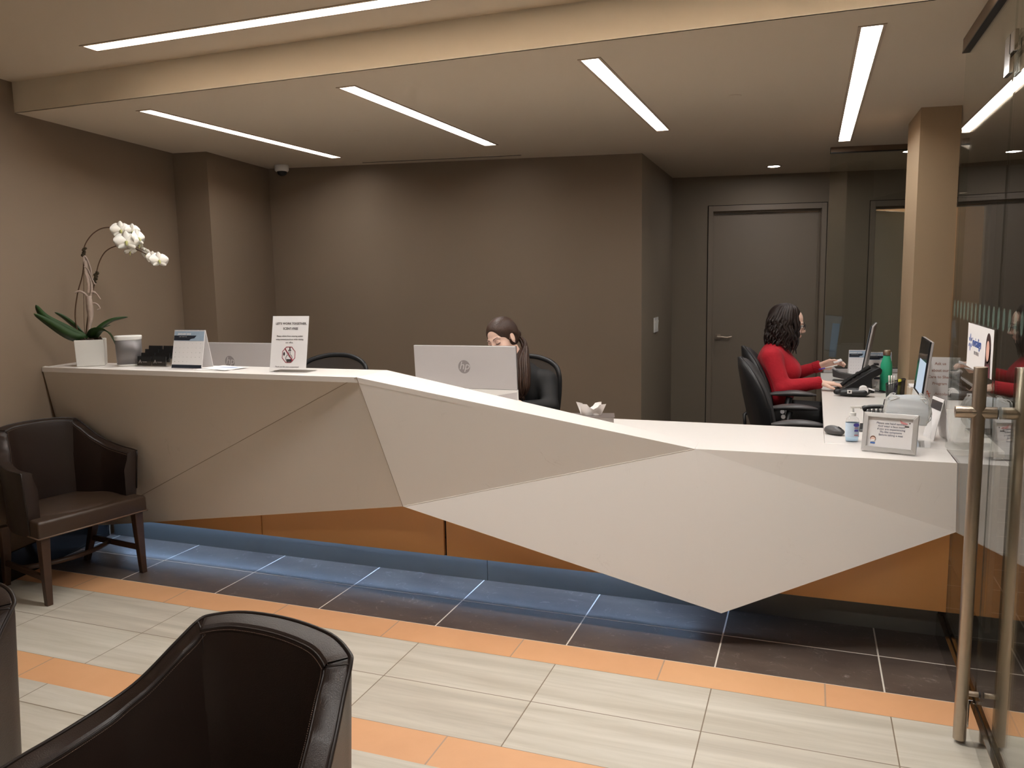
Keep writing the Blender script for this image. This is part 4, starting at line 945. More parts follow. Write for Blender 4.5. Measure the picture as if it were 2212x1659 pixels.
flat('letter_a_emblem', [[(-.072, .060), (-.067, .060), (-.052, .096), (-.056, .096)], [(-.056, .096), (-.052, .096), (-.040, .060), (-.044, .060)], [(-.074, .072), (-.038, .080), (-.038, .083), (-.074, .075)]], mat('coral_print', srgb((214, 100, 72)), .5, noise=.05), t, fr)
texts('company_name', [('Accolade', .022, .080, .022)], M_BRW, t, fr)

# ================================================================ side desk things
t = thing('water_bottle', 'teal green metal water bottle with steel cap on the side desk', 'bottle', (3.815, 2.475, ZC))
MB().lathe([(.031, 0), (.035, .004), (.0355, .14), (.034, .165), (.026, .195), (.021, .212), (.0195, .222)], seg=36).build('body', M_GREEN, t, True)
MB().lathe([(.0215, .2225), (.0225, .225), (.0225, .252), (.020, .256), (.004, .257)], seg=32).build('cap', M_STEEL, t, True, bev=.0005)
# mesh pen cup
t = thing('pen_cup', 'black wire mesh pen cup on the side desk right of the green bottle', 'pen cup', (3.83, 2.03, ZC), math.radians(10))
m_ = mat('black_wire_mesh', (.014, .014, .014), .5, alpha=.78, noise=.1)
def rr(w_, d_, z): return [V((w_ * math.copysign(abs(math.cos(a)) ** .7, math.cos(a)), d_ * math.copysign(abs(math.sin(a)) ** .7, math.sin(a)), z + (.018 * math.cos(a) if z > .05 else 0))) for a in [2 * PI * k / 32 for k in range(32)]]
MB().rings([rr(.046, .038, .002), rr(.050, .042, .11)], cap=False).build('mesh_wall', m_, t, True)
MB().tube(rr(.0505, .0425, .111), .0022, 6, closed=True, cap=False).build('rim_wire', M_BLACK, t, True)
MB().tube(rr(.0465, .0385, .002), .002, 6, closed=True, cap=False).build('base_wire', M_BLACK, t, True); 
MB().prism([(p.x, p.y) for p in rr(.040, .034, 0)], 0, .002).build('base_plate', M_BLACK, t)
def pen(lab, loc, tilt, m1, l=.135, r_=.0045, grp='pens in the mesh cup', nm='pen'):
    t = thing(nm, lab, 'pen', loc, 0, grp, rot=tilt)
    MB().cyl((0, 0, 0), (0, 0, l * .72), r_, 12).build('barrel', m1, t, True); MB().cyl((0, 0, l * .722), (0, 0, l), r_ * 1.1, 12).build('cap', m1, t, True); return t
pen('yellow highlighter standing in the black mesh pen cup', (3.845, 2.005, ZC + .004), (0, .04, 0), mat('yellow_marker', srgb((206, 200, 50)), .4, noise=.02), .125, .008)
pen('purple pen leaning in the black mesh pen cup', (3.810, 2.015, ZC + .004), (0, .30, 0), mat('purple_pen', srgb((110, 80, 150)), .4, noise=.02), .11)
for k in range(3): pen('slim white pen standing in the black mesh pen cup', (3.80 + .007 * k, 2.012, ZC + .004), (0, .05 * k - .05, .3), M_WHITE, .145, .004)
# beige file box
t = thing('file_box', 'open beige card box on the side desk between the pen cup and the dark monitor', 'box', (3.922, 1.935, ZC + .002), math.radians(2)); t.scale = (.85, .85, 1)
b = MB(); bm_ = mat('beige_card', srgb((206, 192, 172)), .6, noise=.02)
for c, d in [((0, 0, .0015), (.075, .17, .003)), ((0, -.084, .045), (.075, .003, .09)), ((0, .084, .062), (.075, .003, .125)), ((-.036, 0, .045), (.003, .165, .09)), ((.036, 0, .045), (.003, .165, .09))]: b.box(c, d)
b.box((0, -.0845, .094), (.082, .012, .006)); b.build('tray', bm_, t, bev=.001)
MB().box((0, .01, .058), (.066, .09, .09), rot=(.1, 0, 0)).build('cards', M_PAPER, t)
# desk telephone with raised display
t = thing('desk_telephone', 'black desk telephone with steeply raised panel in front of the green bottle', 'telephone', (3.60, 2.40, ZC), math.radians(6)); t.scale = (1.15, 1.1, 1.25)
b = MB(); b.poly([(-.075, -.085, .0), (.115, -.085, .0), (.115, -.085, .012), (-.075, -.085, .010)], (0, .17, 0)); b.build('base', M_BLACK, t, bev=.003)
b = MB(); b.poly([(-.06, -.09, .014), (.085, -.09, .105), (.135, -.09, .13), (.15, -.09, .118), (.145, -.09, .095), (.10, -.09, .07), (.105, -.09, .014)], (0, .18, 0)); b.build('raised_panel', M_BLACK, t, bev=.006, seg=3)
MB().tube(smooth([(-.05, -.065, .036), (.0, -.065, .075), (.09, -.065, .130)]), [.014] * 3 + [.011] * 7 + [.016] * 3, 12, sq=.7).build('handset', M_BLACKM, t, True)
b = MB()
for i in range(4):
    for j in range(5): b.box((-.02 + i * .022, -.015 + j * .020, .0455 + i * .0137), (.015, .013, .006), rot=(0, -.56, 0))
b.build('keypad', M_BLACK, t)
MB().tube(smooth([(.10, -.06, .012), (.16, -.075, .004), (.175, -.05, .004), (.15, -.02, .006)]), .003, 6).build('support_foot', M_BLACK, t, True)
MB().box((.128, -.03, .140), (.022, .03, .010)).build('display_hinge', M_BLACK, t, bev=.002)
# card terminal with paper roll
t = thing('payment_terminal', 'black card payment terminal with white paper roll at the front of the side desk', 'card terminal', (3.605, 2.16, ZC + .006), math.radians(-2)); t.scale = (1.15, 1.15, 1.1)
o_ = sdf_obj('terminal_body', [([('c', (-.075, 0, .016), (.0, 0, .018), .016, .019, .01), ('c', (.0, 0, .018), (.065, 0, .024), .019, .024, .015), ('c', (-.05, .018, .014), (.06, .02, .018), .014, .018, .01), ('c', (-.05, -.018, .014), (.06, -.02, .018), .014, .018, .01)], .003)], M_BLACK, t)
MB().cyl((.055, -.03, .030), (.055, .03, .030), .023, 24).build('paper_roll', M_PAPER, t)
MB().box((.080, .0, .040), (.06, .058, .001), rot=(0, .3, 0)).build('paper_strip', M_PAPER, t)
b = MB(); b.box((-.012, -.0385, .024), (.022, .002, .020)); b.build('side_sticker', M_WHITE, t)
b = MB(); b.box((-.012, -.0402, .024), (.009, .001, .010)); b.build('sticker_print', M_INK, t)
# grey stapler-like clutter, papers and calendars at the rear
t = thing('stapler', 'grey stapler standing by the woman on the side desk', 'stapler', (3.585, 2.90, ZC), math.radians(-15))
b = MB(); b.poly([(-.07, -.018, .028), (.05, -.018, .005), (.07, -.018, .012), (.06, -.018, .05), (-.03, -.018, .062), (-.075, -.018, .085)], (0, .036, 0)); b.build('arm', M_GREYP, t, bev=.004)
MB().box((0, 0, .004), (.14, .036, .008)).build('base', M_GREYP, t, bev=.002)
b = MB(); b.box((-.068, 0, .078), (.028, .03, .022), rot=(0, .7, 0)); b.build('front_cap', M_SILVERP, t, bev=.003)
t = thing('paper_sheet', 'white sheet of paper lying on the side desk behind the grey stapler', 'paper', (3.70, 3.10, ZC), .2)
MB().box((0, 0, .001), (.28, .216, .002)).build('sheet', M_PAPER, t)
t = thing('desk_calendar', 'spiral desk calendar behind the green bottle, right of the edge-on monitor', 'calendar', (3.735, 3.0, ZC), math.radians(8), 'calendars at the rear of the side desk')
calendar(t, .165, .195, .20, None)
t = thing('desk_calendar', 'spiral desk calendar half hidden left of the edge-on monitor', 'calendar', (3.628, 3.16, ZC), math.radians(5), 'calendars at the rear of the side desk')
calendar(t, .13, .195, .20, None)
t = thing('tape_dispenser', 'small black tape dispenser between the pen cup and the mask box', 'tape dispenser', (3.86, 1.70 - .02, ZC), math.radians(20)); t.location = (3.80, 1.86, ZC)
b = MB(); b.poly([(-.045, -.012, 0), (.045, -.012, 0), (.045, -.012, .02), (.02, -.012, .045), (-.01, -.012, .045), (-.04, -.012, .03)], (0, .024, 0)); b.build('body', M_BLACK, t, bev=.003)
MB().cyl((.005, -.010, .030), (.005, .010, .030), .018, 20).build('tape_roll', M_GREYP, t)
# poster on the glass
t = thing('window_poster', 'white invisalign advertisement card fixed to the glass panel above the door handle', 'poster', (XG - .0092, .062, 1.262), 0)
fr = Matrix(((0, 0, -1, 0), (-1, 0, 0, 0), (0, 1, 0, 0), (0, 0, 0, 1)))  # right = -Y, up = +Z, out = -X
MB().box((.0014, 0, 0), (.0012, .444, .158)).build('card', M_PAPER, t)
fp = Matrix.Translation((.0006, 0, 0)) @ fr
texts('brand_lettering', [('invisalign', -.045, .016, .045, 0, 'CENTER', .0006)], mat('violet_blue_print', srgb((76, 104, 176)), .5, noise=.05), t, fp)
texts('tagline', [('PROVIDER', -.045, -.020, .018)], M_GINK, t, fp)
b = []
for k in range(6):
    a = k * PI / 3 + PI / 6; c, s = math.cos(a), math.sin(a); o2 = circ(0, 0, .011, .005, 12)
    b.append([(-.165 + c * .020 + (x * c - y * s), .012 + s * .020 + (x * s + y * c)) for x, y in o2])
flat('flower_emblem', b, MATS['violet_blue_print'], t, fp)
flat('portrait_hair', [circ(.150, .015, .040, .050), [(.112, .015), (.188, .015), (.196, -.077), (.105, -.077)]], mat('portrait_hair_print', srgb((62, 38, 34)), .6, noise=.1), t, fp)
flat('portrait_clothes', [[(.110, -.078), (.200, -.078), (.190, -.045), (.160, -.035), (.130, -.045)]], mat('maroon_print', srgb((110, 50, 60)), .6, noise=.1), t, fp @ Matrix.Translation((0, 0, .0005)))
flat('portrait_face', [circ(.150, .006, .024, .034)], mat('portrait_face_print', srgb((226, 178, 160)), .6, noise=.03), t, fp @ Matrix.Translation((0, 0, .001)))
# blue cleaning strip reflected area: small paper notice on far side of rear screen
t = thing('hanging_notice', 'narrow pale blue notice fixed behind the rear glass screen', 'notice', (3.52, 3.52, 1.03), math.radians(10))
MB().box((0, -.06, .0), (.052, .002, .255), rot=(0, .08, 0)).build('card', mat('dull_blue_card', srgb((112, 122, 138)), .6, noise=.03), t)
# ================================================================ office chairs
def star_base(t, z=.44):
    b = MB()
    for k in range(5):
        a = 2 * PI * k / 5 + .3; d = V((math.cos(a), math.sin(a), 0)); b.tube([V((0, 0, .10)), d * .14 + V((0, 0, .095)), d * .29 + V((0, 0, .075))], [.026, .020, .014], 8)
    b.build('star_base', M_BLACK, t, True)
    for k in range(5):
        a = 2 * PI * k / 5 + .3; d = V((math.cos(a), math.sin(a), 0)); c = d * .29 + V((0, 0, .028)); s = V((-d.y, d.x, 0))
        b = MB(); b.cyl(c - s * .022, c - s * .004, .027, 14); b.cyl(c + s * .004, c + s * .022, .027, 14); b.cyl(c, c + V((0, 0, .045)), .007, 8); b.build('caster', M_BLACK, t)
    MB().cyl((0, 0, .10), (0, 0, z - .03), .026, 16).build('gas_column', M_BLACK, t)
def mesh_chair(lab, loc, rz):
    t = thing('mesh_office_chair', lab, 'office chair', loc, rz, 'mesh-back chairs behind the desk')
    star_base(t)
    def outline(k, y0): 
        P = []
        for x, z in [(-.16, .56), (-.225, .66), (-.25, .80), (-.248, .94), (-.205, 1.005), (-.10, 1.040), (0, 1.048), (.10, 1.040), (.205, 1.005), (.248, .94), (.25, .80), (.225, .66), (.16, .56)]: P.append(V((x * k, y0 - .07 * ((x / .25) ** 2) + .10 * (z - .56) , z)))
        return P
    P = smooth(outline(1, .24), 4); MB().tube(P + [P[0]], .013, 10, sq=1.2).build('back_frame', M_BLACK, t, True)
    Q = outline(.985, .238); c = V((0, .262, .80)); n = len(Q); rs = [[c + (q - c) * k for q in smooth(Q, 3)] for k in (1, .75, .5, .25, .02)]
    b = MB(); m_ = len(rs[0]); vs = [p for r in rs for p in r]; b.add(vs, [(i * m_ + j, i * m_ + (j + 1) % m_, (i + 1) * m_ + (j + 1) % m_, (i + 1) * m_ + j) for i in range(4) for j in range(m_)])
    b.build('mesh_back', mat('dark_mesh', (.03, .03, .032), .8, alpha=.72, noise=.1), t, True)
    for s in (-1, 1): MB().tube([(0, .30, .50), (s * .06, .30, .62), (s * .225, .27, .86)], .014, 8, sq=.6).build('spine_arm', M_BLACK, t, True)
    MB().tube([(0, .02, .40), (0, .20, .40), (0, .29, .44), (0, .30, .52)], .020, 8).build('spine', M_BLACK, t, True)
    MB().rings([[V((x * k, y * k, z)) for x, y in [(-.24, -.24), (.24, -.24), (.25, 0), (.21, .23), (-.21, .23), (-.25, 0)]] for z, k in ((.42, .9), (.435, 1), (.485, 1), (.50, .93))]).build('seat', M_BLACKM, t, True, bev=.01)
    return t
mesh_chair('black mesh-back office chair behind the woman in black', (1.665, 1.40, 0), math.radians(-4))
mesh_chair('empty black mesh-back office chair behind the high ledge and the scent-free sign', (.41, 1.26, 0), math.radians(3))
def task_chair(lab, loc, rz, az=0):
    """faces +X"""
    t = thing('padded_office_chair', lab, 'office chair', loc, rz, 'padded chairs at the side desk')
    star_base(t)
    def P(x, y, z): return (x, y, z)
    def shellring(k, off):
        out = []
        for a in [2 * PI * q / 36 for q in range(36)]:
            yy = .225 * math.copysign(abs(math.cos(a)) ** .75, math.cos(a)) * k; zz = .265 * math.copysign(abs(math.sin(a)) ** .8, math.sin(a)) * k
            yy *= 1 - .18 * (zz / .29) if zz > 0 else 1
            z = .785 + zz; out.append(V((-.115 - .36 * (z - .52) + .10 * (yy / .22) ** 2 + off - .03 * math.cos((z - .62) * 6), yy, z)))
        return out
    MB().rings([shellring(.25, .045), shellring(.7, .046), shellring(.92, .036), shellring(.985, .018), shellring(1, .004)]).build('back_cushion', mat('charcoal_fabric', srgb((58, 56, 56)), .9, noise=.1, bump=.3, bscale=500), t, True)
    MB().rings([shellring(1.0, .003), shellring(1.03, -.006), shellring(1.02, -.022), shellring(.8, -.032), shellring(.2, -.034)]).build('back_shell', M_BLACK, t, True)
    MB().rings([[V((x * k, y * k, z)) for x, y in [(.26, -.2), (.27, 0), (.26, .2), (.1, .245), (-.18, .235), (-.22, 0), (-.18, -.235), (.1, -.245)]] for z, k in ((.43, .85), (.45, 1), (.50, 1), (.515, .9))]).build('seat', MATS['charcoal_fabric'], t, True, bev=.012)
    MB().tube([(.0, 0, .42), (-.14, 0, .41), (-.21, 0, .46), (-.205, 0, .62)], .022, 8).build('back_bar', M_BLACK, t, True)
    MB().tube([(-.20, -.03, .66), (-.27, -.10, .60), (-.26, -.13, .50), (-.20, -.06, .47)], .012, 6).build('tilt_lever', M_BLACK, t, True)
    for s in (-1, 1):
        MB().tube([(-.02, s * .20, .43), (-.03, s * .275, .45), (-.02, s * .285, .56), (.01, s * .285, .695 + az)], [.018, .022, .024, .020], 10, sq=1.4).build('arm_post', M_BLACK, t, True)
        b = MB(); N = 18; rs = []
        for k in range(N + 1):
            q = k / N; x = -.115 + .285 * q; w_ = .049 * (math.sin(PI * min(max(q, .02), .98))) ** .38; hh = .019 * (math.sin(PI * min(max(q, .02), .98))) ** .5 + .001
            rs.append([V((x, s * .285 + w_ * math.cos(a), .712 + az + .010 * math.sin(q * PI) + hh * math.sin(a))) for a in [2 * PI * j / 14 for j in range(14)]])
        b.rings(rs); b.build('arm_pad', M_GREYP, t, True)
        MB().cyl((-.03, s * .285 - .026, .665), (-.03, s * .285 - .036, .665), .013, 16).build('adjusting_knob', M_SILVERP, t)
    return t
task_chair('empty black padded office chair nearest the counter, in front of the woman in red', (3.265, 1.80, 0), math.radians(4))
cw = task_chair('black padded office chair the woman in the red sweater sits on', (3.225, 2.56, 0), math.radians(2), .06)

# ================================================================ people
def head_prims(k=.012, lids=False):
    P = [('e', (-.012, 0, .035), (.096, .074, .080), None, .01), ('e', (.030, 0, -.028), (.060, .057, .080), None, .02), ('e', (.036, 0, -.074), (.043, .042, .034), None, .02), ('e', (.066, 0, -.096), (.017, .018, .014), None, .014)]
    for s in (-1, 1):
        P += [('e', (.056, s * .034, -.034), (.026, .022, .026), None, .015), ('e', (.091, s * .032, .001), (.017, .015, .011), None, -.010), ('c', (.083, s * .012, .018), (.074, s * .044, .019), .0085, .006, .010),
              ('e', (-.004, s * .074, -.010), (.017, .007, .030), None, .005), ('e', (.002, s * .081, -.006), (.009, .005, .017), None, -.004), ('e', (.096, s * .010, -.038), (.008, .0065, .007), None, .006)]
    P += [('c', (.086, 0, .010), (.106, 0, -.032), .0075, .0100, .009), ('c', (.088, -.014, -.063), (.088, .014, -.063), .0062, .0062, .005), ('c', (.086, -.012, -.071), (.086, .012, -.071), .0066, .0066, .004), ('e', (.098, 0, -.0670), (.010, .020, .0012), None, -.002)]
    if lids:
        for s in (-1, 1): P += [('e', (.0775, s * .031, .0005), (.0135, .0148, .0125), None, .002)]
    P += [('c', (-.022, 0, -.06), (-.038, 0, -.155), .050, .052, .02)]
    return P
def hand_prims(curl, spread=1., thumb=(.035, .045, -.015)):
    """wrist at origin, fingers toward +X, back of hand +Z, thumb at +Y"""
    P = [('c', (-.03, 0, 0), (.0, 0, 0), .024, .023, .008), ('c', (-.028, .010, 0), (.0, .012, 0), .018, .018, .008)]
    P += [('c', (.01, -.018, 0), (.075, -.028, .0), .013, .0115, .010), ('c', (.01, -.006, .001), (.080, -.010, .003), .014, .012, .010), ('c', (.01, .008, .001), (.082, .010, .003), .015, .012, .010), ('c', (.01, .018, -.002), (.076, .028, .0), .015, .0115, .010)]
    base_ = [(.078, .029, .0), (.084, .010, .003), (.081, -.010, .002), (.075, -.029, -.001)]; L = [(.038, .023, .019), (.043, .027, .020), (.040, .025, .019), (.031, .019, .017)]
    for i in range(4):
        p = np.array(base_[i]); a = curl[i] * .5; ya = (.10, .02, -.05, -.14)[i] * spread
        r0 = (.0088, .0090, .0086, .0076)[i]
        for j in range(3):
            d = np.array([math.cos(a) * math.cos(ya), math.cos(a) * math.sin(ya), -math.sin(a)]); q = p + d * L[i][j]
            P.append(('c', p.tolist(), q.tolist(), r0 - .0006 * j, r0 - .0006 * (j + 1), .0016)); p = q; a += curl[i]
    t1 = np.array([.018, .026, -.006]); t2 = np.array([.048, .046, -.014]); t3 = np.array(thumb) + np.array([.045, .012, -.008])
    P += [('c', (.0, .014, -.002), t1.tolist(), .015, .014, .010), ('c', t1.tolist(), t2.tolist(), .0125, .0098, .004), ('c', t2.tolist(), t3.tolist(), .0098, .0078, .002)]
    return P
def frame_m(o, x, z, mirror=False):
    x = V(x).normalized(); z = V(z); z = (z - x * z.dot(x)).normalized(); y = z.cross(x)
    if mirror: y = -y
    return Matrix(((x.x, y.x, z.x, o[0]), (x.y, y.y, z.y, o[1]), (x.z, y.z, z.z, o[2]), (0, 0, 0, 1)))
def add_nail(b, M4, p, d): pass
def flip(prims):
    out = []
    for p in prims:
        q = list(p)
        for k in (1, 2):
            if k < len(q) and isinstance(q[k], (list, tuple)) and (k == 1 or p[0] == 'c'): q[k] = (q[k][0], -q[k][1], q[k][2])
        out.append(tuple(q))
    return out

# ---------- woman in red, side on
W2 = thing('person', 'person with dark wavy hair and glasses in a red sweater sitting at the side desk', 'person', (3.15, 2.55, 0))
def L2(p): return (p[0] - 3.15, p[1] - 2.55, p[2])
HM2 = frame_m(L2((3.222, 2.55, 1.205)), (1, .16, -.18), (.18, 0, 1))
sR, eR, wR = (3.125, 2.372, 1.005), (3.205, 2.315, .806), (3.425, 2.375, .842)
sL, eL, wL = (3.125, 2.728, 1.005), (3.235, 2.775, .835), (3.425, 2.745, .908)
HR = frame_m(L2(wR), (1, .10, -.10), (.0, 0, 1))
HL = frame_m(L2(wL), (.92, -.1, .34), (-.30, .55, .60))
body = [('c', L2((3.185, 2.55, 1.10)), L2((3.15, 2.55, 1.02)), .045, .055, .02), ('c', L2((3.14, 2.42, .995)), L2((3.14, 2.68, .995)), .05, .05, .04), ('c', L2((3.14, 2.55, .95)), L2((3.13, 2.55, .66)), .10, .12, .05),
        ('c', L2((3.11, 2.46, .595)), L2((3.48, 2.455, .60)), .075, .058, .04), ('c', L2((3.11, 2.64, .595)), L2((3.48, 2.645, .60)), .075, .058, .04),
        ('c', L2((3.48, 2.455, .595)), L2((3.40, 2.455, .13)), .050, .038, .02), ('c', L2((3.48, 2.645, .595)), L2((3.40, 2.645, .13)), .050, .038, .02),
        ('c', L2(sR), L2(eR), .04, .036, .03), ('c', L2(eR), L2(wR), .034, .024, .01), ('c', L2(sL), L2(eL), .04, .036, .03), ('c', L2(eL), L2(wL), .034, .024, .01)]
right_hand = flip(hand_prims([.24, .26, .27, .30], 1.1))
left_hand = hand_prims([.42, .45, .50, .55], .6, thumb=(.045, .022, .012))
W2b = sdf_obj('body', [(body, .010), (head_prims(), .0028, HM2), (right_hand, .0020, HR), (left_hand, .0020, HL @ Matrix.Rotation(PI, 4, 'X') @ Matrix.Scale(-1, 4, V((0, 1, 0))) if False else HL)], M_SKIN, W2)
sweater = [('e', L2((3.135, 2.55, .74)), (.135, .185, .11), None, .05), ('e', L2((3.14, 2.55, .84)), (.118, .155, .12), None, .05), ('e', L2((3.145, 2.55, .94)), (.122, .170, .12), None, .05),
           ('e', L2((3.225, 2.485, .890)), (.085, .075, .080), None, .05), ('e', L2((3.225, 2.615, .890)), (.085, .075, .080), None, .05), ('c', L2((3.125, 2.40, 1.00)), L2((3.125, 2.70, 1.00)), .062, .062, .05), ('c', L2((3.135, 2.50, 1.03)), L2((3.135, 2.60, 1.03)), .058, .058, .04),
           ('c', L2(sR), L2(eR), .060, .052, .03), ('c', L2(eR), L2((wR[0] - .03, wR[1] - .008, wR[2] - .004)), .054, .039, .02), ('c', L2(sL), L2(eL), .060, .052, .03), ('c', L2(eL), L2((wL[0] - .03, wL[1] + .004, wL[2] - .010)), .050, .035, .02),
           ('c', L2((3.20, 2.55, 1.12)), L2((3.165, 2.55, 1.055)), .048, .054, -.006)]
sdf_obj('sweater', [(sweater, .006)], M_RED, W2)
for w_, e_ in ((wR, eR), (wL, eL)):
    d = (V(w_) - V(e_)).normalized(); c = V(L2(w_)) - d * .045; rs = []
    u = d.orthogonal().normalized(); v_ = d.cross(u)
    for k in range(9):
        rr_ = .0385 if k not in (0, 8) else .034
        rs.append([c + d * (.052 * k / 8) + (u * math.cos(a) + v_ * math.sin(a)) * (rr_ + .0014 * math.cos(a * 22)) for a in [2 * PI * q / 88 for q in range(88)]])
    MB().rings(rs).build('ribbed_cuff', M_RED, W2, True)
pants = [('e', L2((3.13, 2.55, .60)), (.15, .185, .10), None, .04), ('c', L2((3.11, 2.46, .60)), L2((3.49, 2.455, .605)), .090, .072, .04), ('c', L2((3.11, 2.64, .60)), L2((3.49, 2.645, .605)), .090, .072, .04), ('c', L2((3.49, 2.455, .60)), L2((3.40, 2.455, .12)), .066, .052, .02), ('c', L2((3.49, 2.645, .60)), L2((3.40, 2.645, .12)), .066, .052, .02)]
sdf_obj('black_trousers', [(pants, .009)], M_BLACKM, W2)
for y in (2.455, 2.645): sdf_obj('shoe', [([('c', L2((3.39, y, .045)), L2((3.52, y, .032)), .042, .030, .02), ('c', L2((3.38, y, .06)), L2((3.39, y, .10)), .04, .044, .02)], .006)], M_BLACK, W2)
# hair: cap plus wavy locks
random.seed(11)
hp_ = [('e', (-.020, 0, .045), (.104, .090, .084), None, .01), ('e', (-.048, 0, -.02), (.080, .088, .10), None, .03), ('e', (.124, 0, -.045), (.052, .056, .085), None, -.016)]
def locks(n, hl, r0, r1, zend, front):
    b = MB()
    for k in range(n):
        a = -PI * .86 + 2 * PI * .86 * (k + random.uniform(-.4, .4)) / (n - 1)   # 0 = back (-X)
        dx, dy = -math.cos(a), math.sin(a)
        if dx > front: dx = front
        rad = random.uniform(.92, 1.05); top = V((-.008 + dx * .016 * rad, dy * .016 * rad, .124 + random.uniform(-.006, .002))); sh = V((-.014 + dx * .070 * rad, dy * .066 * rad, .102))
        mid = V((-.022 + dx * .098 * rad, dy * .094 * rad, .04)); ze = zend + random.uniform(-.022, .022) + (-.03 if dx > .2 else 0)
        pts = [top, sh, mid]; ph = random.uniform(0, 6); am = random.uniform(.009, .017)
        for q in (.15, .30, .45, .60, .75, .9, 1.):
            z = .04 + (ze - .04) * q; w_ = am * math.sin(ph + q * 11); fl = 1 + .10 * math.sin(q * PI * .8)
            pts.append(V((-.024 + dx * .100 * fl * rad + w_ * dy, dy * .096 * fl * rad + w_ * dx, z)))
        P = smooth(pts, 4); N = len(P)
        b.tube(P, [r0 * (1 - .75 * (i / (N - 1)) ** 3) for i in range(N)], 7, sq=.55)
    return b
HMh2 = frame_m(L2((3.212, 2.55, 1.212)), (1, .14, -.08), (.08, 0, 1))
ho = sdf_obj('hair', [(hp_, .004, HMh2)], M_HAIRD, W2)
lk = locks(72, 0, .0135, .003, -.155, .93); lk.build('wavy_locks', M_HAIRD, ho, True, tf=HMh2 @ Matrix.Scale(.95, 4))
lk = locks(56, 0, .0115, .003, -.130, .88); lk.build('wavy_locks', M_HAIRD, ho, True, tf=HMh2)
# glasses, eyes
b = MB()
for s in (-1, 1):
    c = V((.102, s * .032, -.002)); b.tube([c + V((-.004 * abs(math.cos(a)), .024 * math.cos(a), .017 * math.sin(a))) for a in [2 * PI * k / 20 for k in range(20)]], .0018, 6, closed=True, cap=False)
    b.tube([(.098, s * .056, .004), (.05, s * .074, .004), (-.005, s * .080, -.002)], .0018, 6)
b.tube([(.103, -.009, .002), (.106, 0, .005), (.103, .009, .002)], .0018, 6); b.build('glasses', M_BLACK, W2, True, tf=HM2)
def eyes(t, HM, look=(0, 0)):
    for s in (-1, 1):
        MB().ell(HM @ V((.0775, s * .031, -.001)), (.0125, .0125, .0125), 16, 12).build('eye', M_WHITE, t, True)
        b = MB(); b.ell((.0885 + .0, s * .031 + look[0], -.001 + look[1]), (.003, .0056, .0056), 14, 8); b.build('iris', mat('brown_iris', (.03, .018, .01), .2, noise=.1), t, True, tf=HM)
def brows(t, HM, m):
    for s in (-1, 1): MB().tube(smooth([(.0925, s * .014, .0195), (.0915, s * .028, .0250), (.083, s * .044, .0265), (.073, s * .054, .0205)]), [.0030] * 6 + [.0026] * 7 + [.0010] * 6, 8, sq=.6).build('eyebrow', m, t, True, tf=HM)
eyes(W2, HM2); brows(W2, HM2, M_HAIRD)
sdf_obj('lips', [([('c', (.0905, -.012, -.0635), (.0905, .012, -.0635), .0048, .0048, .003), ('c', (.0885, -.011, -.0705), (.0885, .011, -.0705), .0052, .0052, .003)], .0014, HM2)], mat('lip_pink', srgb((190, 110, 105)), .45, noise=.03), W2)
# the things she holds
t = thing('folded_card', 'small white folded card held in the left hand of the woman in red', 'card', (3.535, 2.700, .948), math.radians(8), rot=(.1, -.35, .1))
MB().box((0, 0, 0), (.055, .045, .010)).build('card', M_PAPER, t, bev=.002)
t = thing('pen', 'white and purple pen held in the raised hand of the woman in red', 'pen', (3.500, 2.665, .915), 0, rot=(0, 1.33, .2))
MB().cyl((0, 0, -.045), (0, 0, .035), .0042, 12).build('barrel', M_WHITE, t, True); MB().cyl((0, 0, -.085), (0, 0, -.0455), .0046, 12).build('grip', mat('violet_plastic', srgb((84, 60, 160)), .4, noise=.03), t, True)
rg_ = MB().tube([HR @ V((.100, .0095 * math.cos(a) - .010, .0095 * math.sin(a))) for a in [2 * PI * k / 16 for k in range(16)]], .0012, 6, closed=True, cap=False)
# chunky ring on the raised hand
MB().tube([HL @ V((.098, -.010 + .0112 * math.cos(a), -.006 + .0112 * math.sin(a))) for a in [2 * PI * k / 20 for k in range(20)]], .0034, 8, closed=True, cap=False).build('ring', M_SILVERP, W2, True)

# ---------- woman in black behind the monitor
W1 = thing('person', 'person in black with a long brown ponytail looking down behind the silver monitor', 'person', (1.76, 1.33, 0))
def L1(p): return (p[0] - 1.76, p[1] - 1.33, p[2])
fa1 = math.radians(-107); fx = V((math.cos(fa1), math.sin(fa1), -.30)); zr = V((-.24, .0, 1))
HM1 = frame_m(L1((1.688, 1.255, 1.192)), fx, zr)
b1 = [('c', L1((1.735, 1.33, 1.08)), L1((1.765, 1.37, 1.00)), .046, .046, .02), ('c', L1((1.64, 1.36, .95)), L1((1.88, 1.36, .935)), .04, .04, .04), ('c', L1((1.765, 1.37, .92)), L1((1.77, 1.40, .62)), .10, .12, .05),
      ('c', L1((1.68, 1.38, .57)), L1((1.66, 1.00, .58)), .075, .058, .04), ('c', L1((1.86, 1.38, .57)), L1((1.88, 1.00, .58)), .075, .058, .04), ('c', L1((1.66, 1.0, .57)), L1((1.66, 1.06, .12)), .05, .038, .02), ('c', L1((1.88, 1.0, .57)), L1((1.88, 1.06, .12)), .05, .038, .02),
      ('c', L1((1.60, 1.36, .97)), L1((1.56, 1.26, .80)), .04, .036, .03), ('c', L1((1.56, 1.26, .80)), L1((1.63, 1.03, .825)), .034, .024, .01), ('c', L1((1.93, 1.36, .95)), L1((1.97, 1.26, .80)), .04, .036, .03), ('c', L1((1.97, 1.26, .80)), L1((1.85, 1.03, .825)), .034, .024, .01)]
HR1 = frame_m(L1((1.63, 1.03, .840)), (.1, -1, -.04), (0, 0, 1)); HL1 = frame_m(L1((1.85, 1.03, .840)), (-.1, -1, -.04), (0, 0, 1))
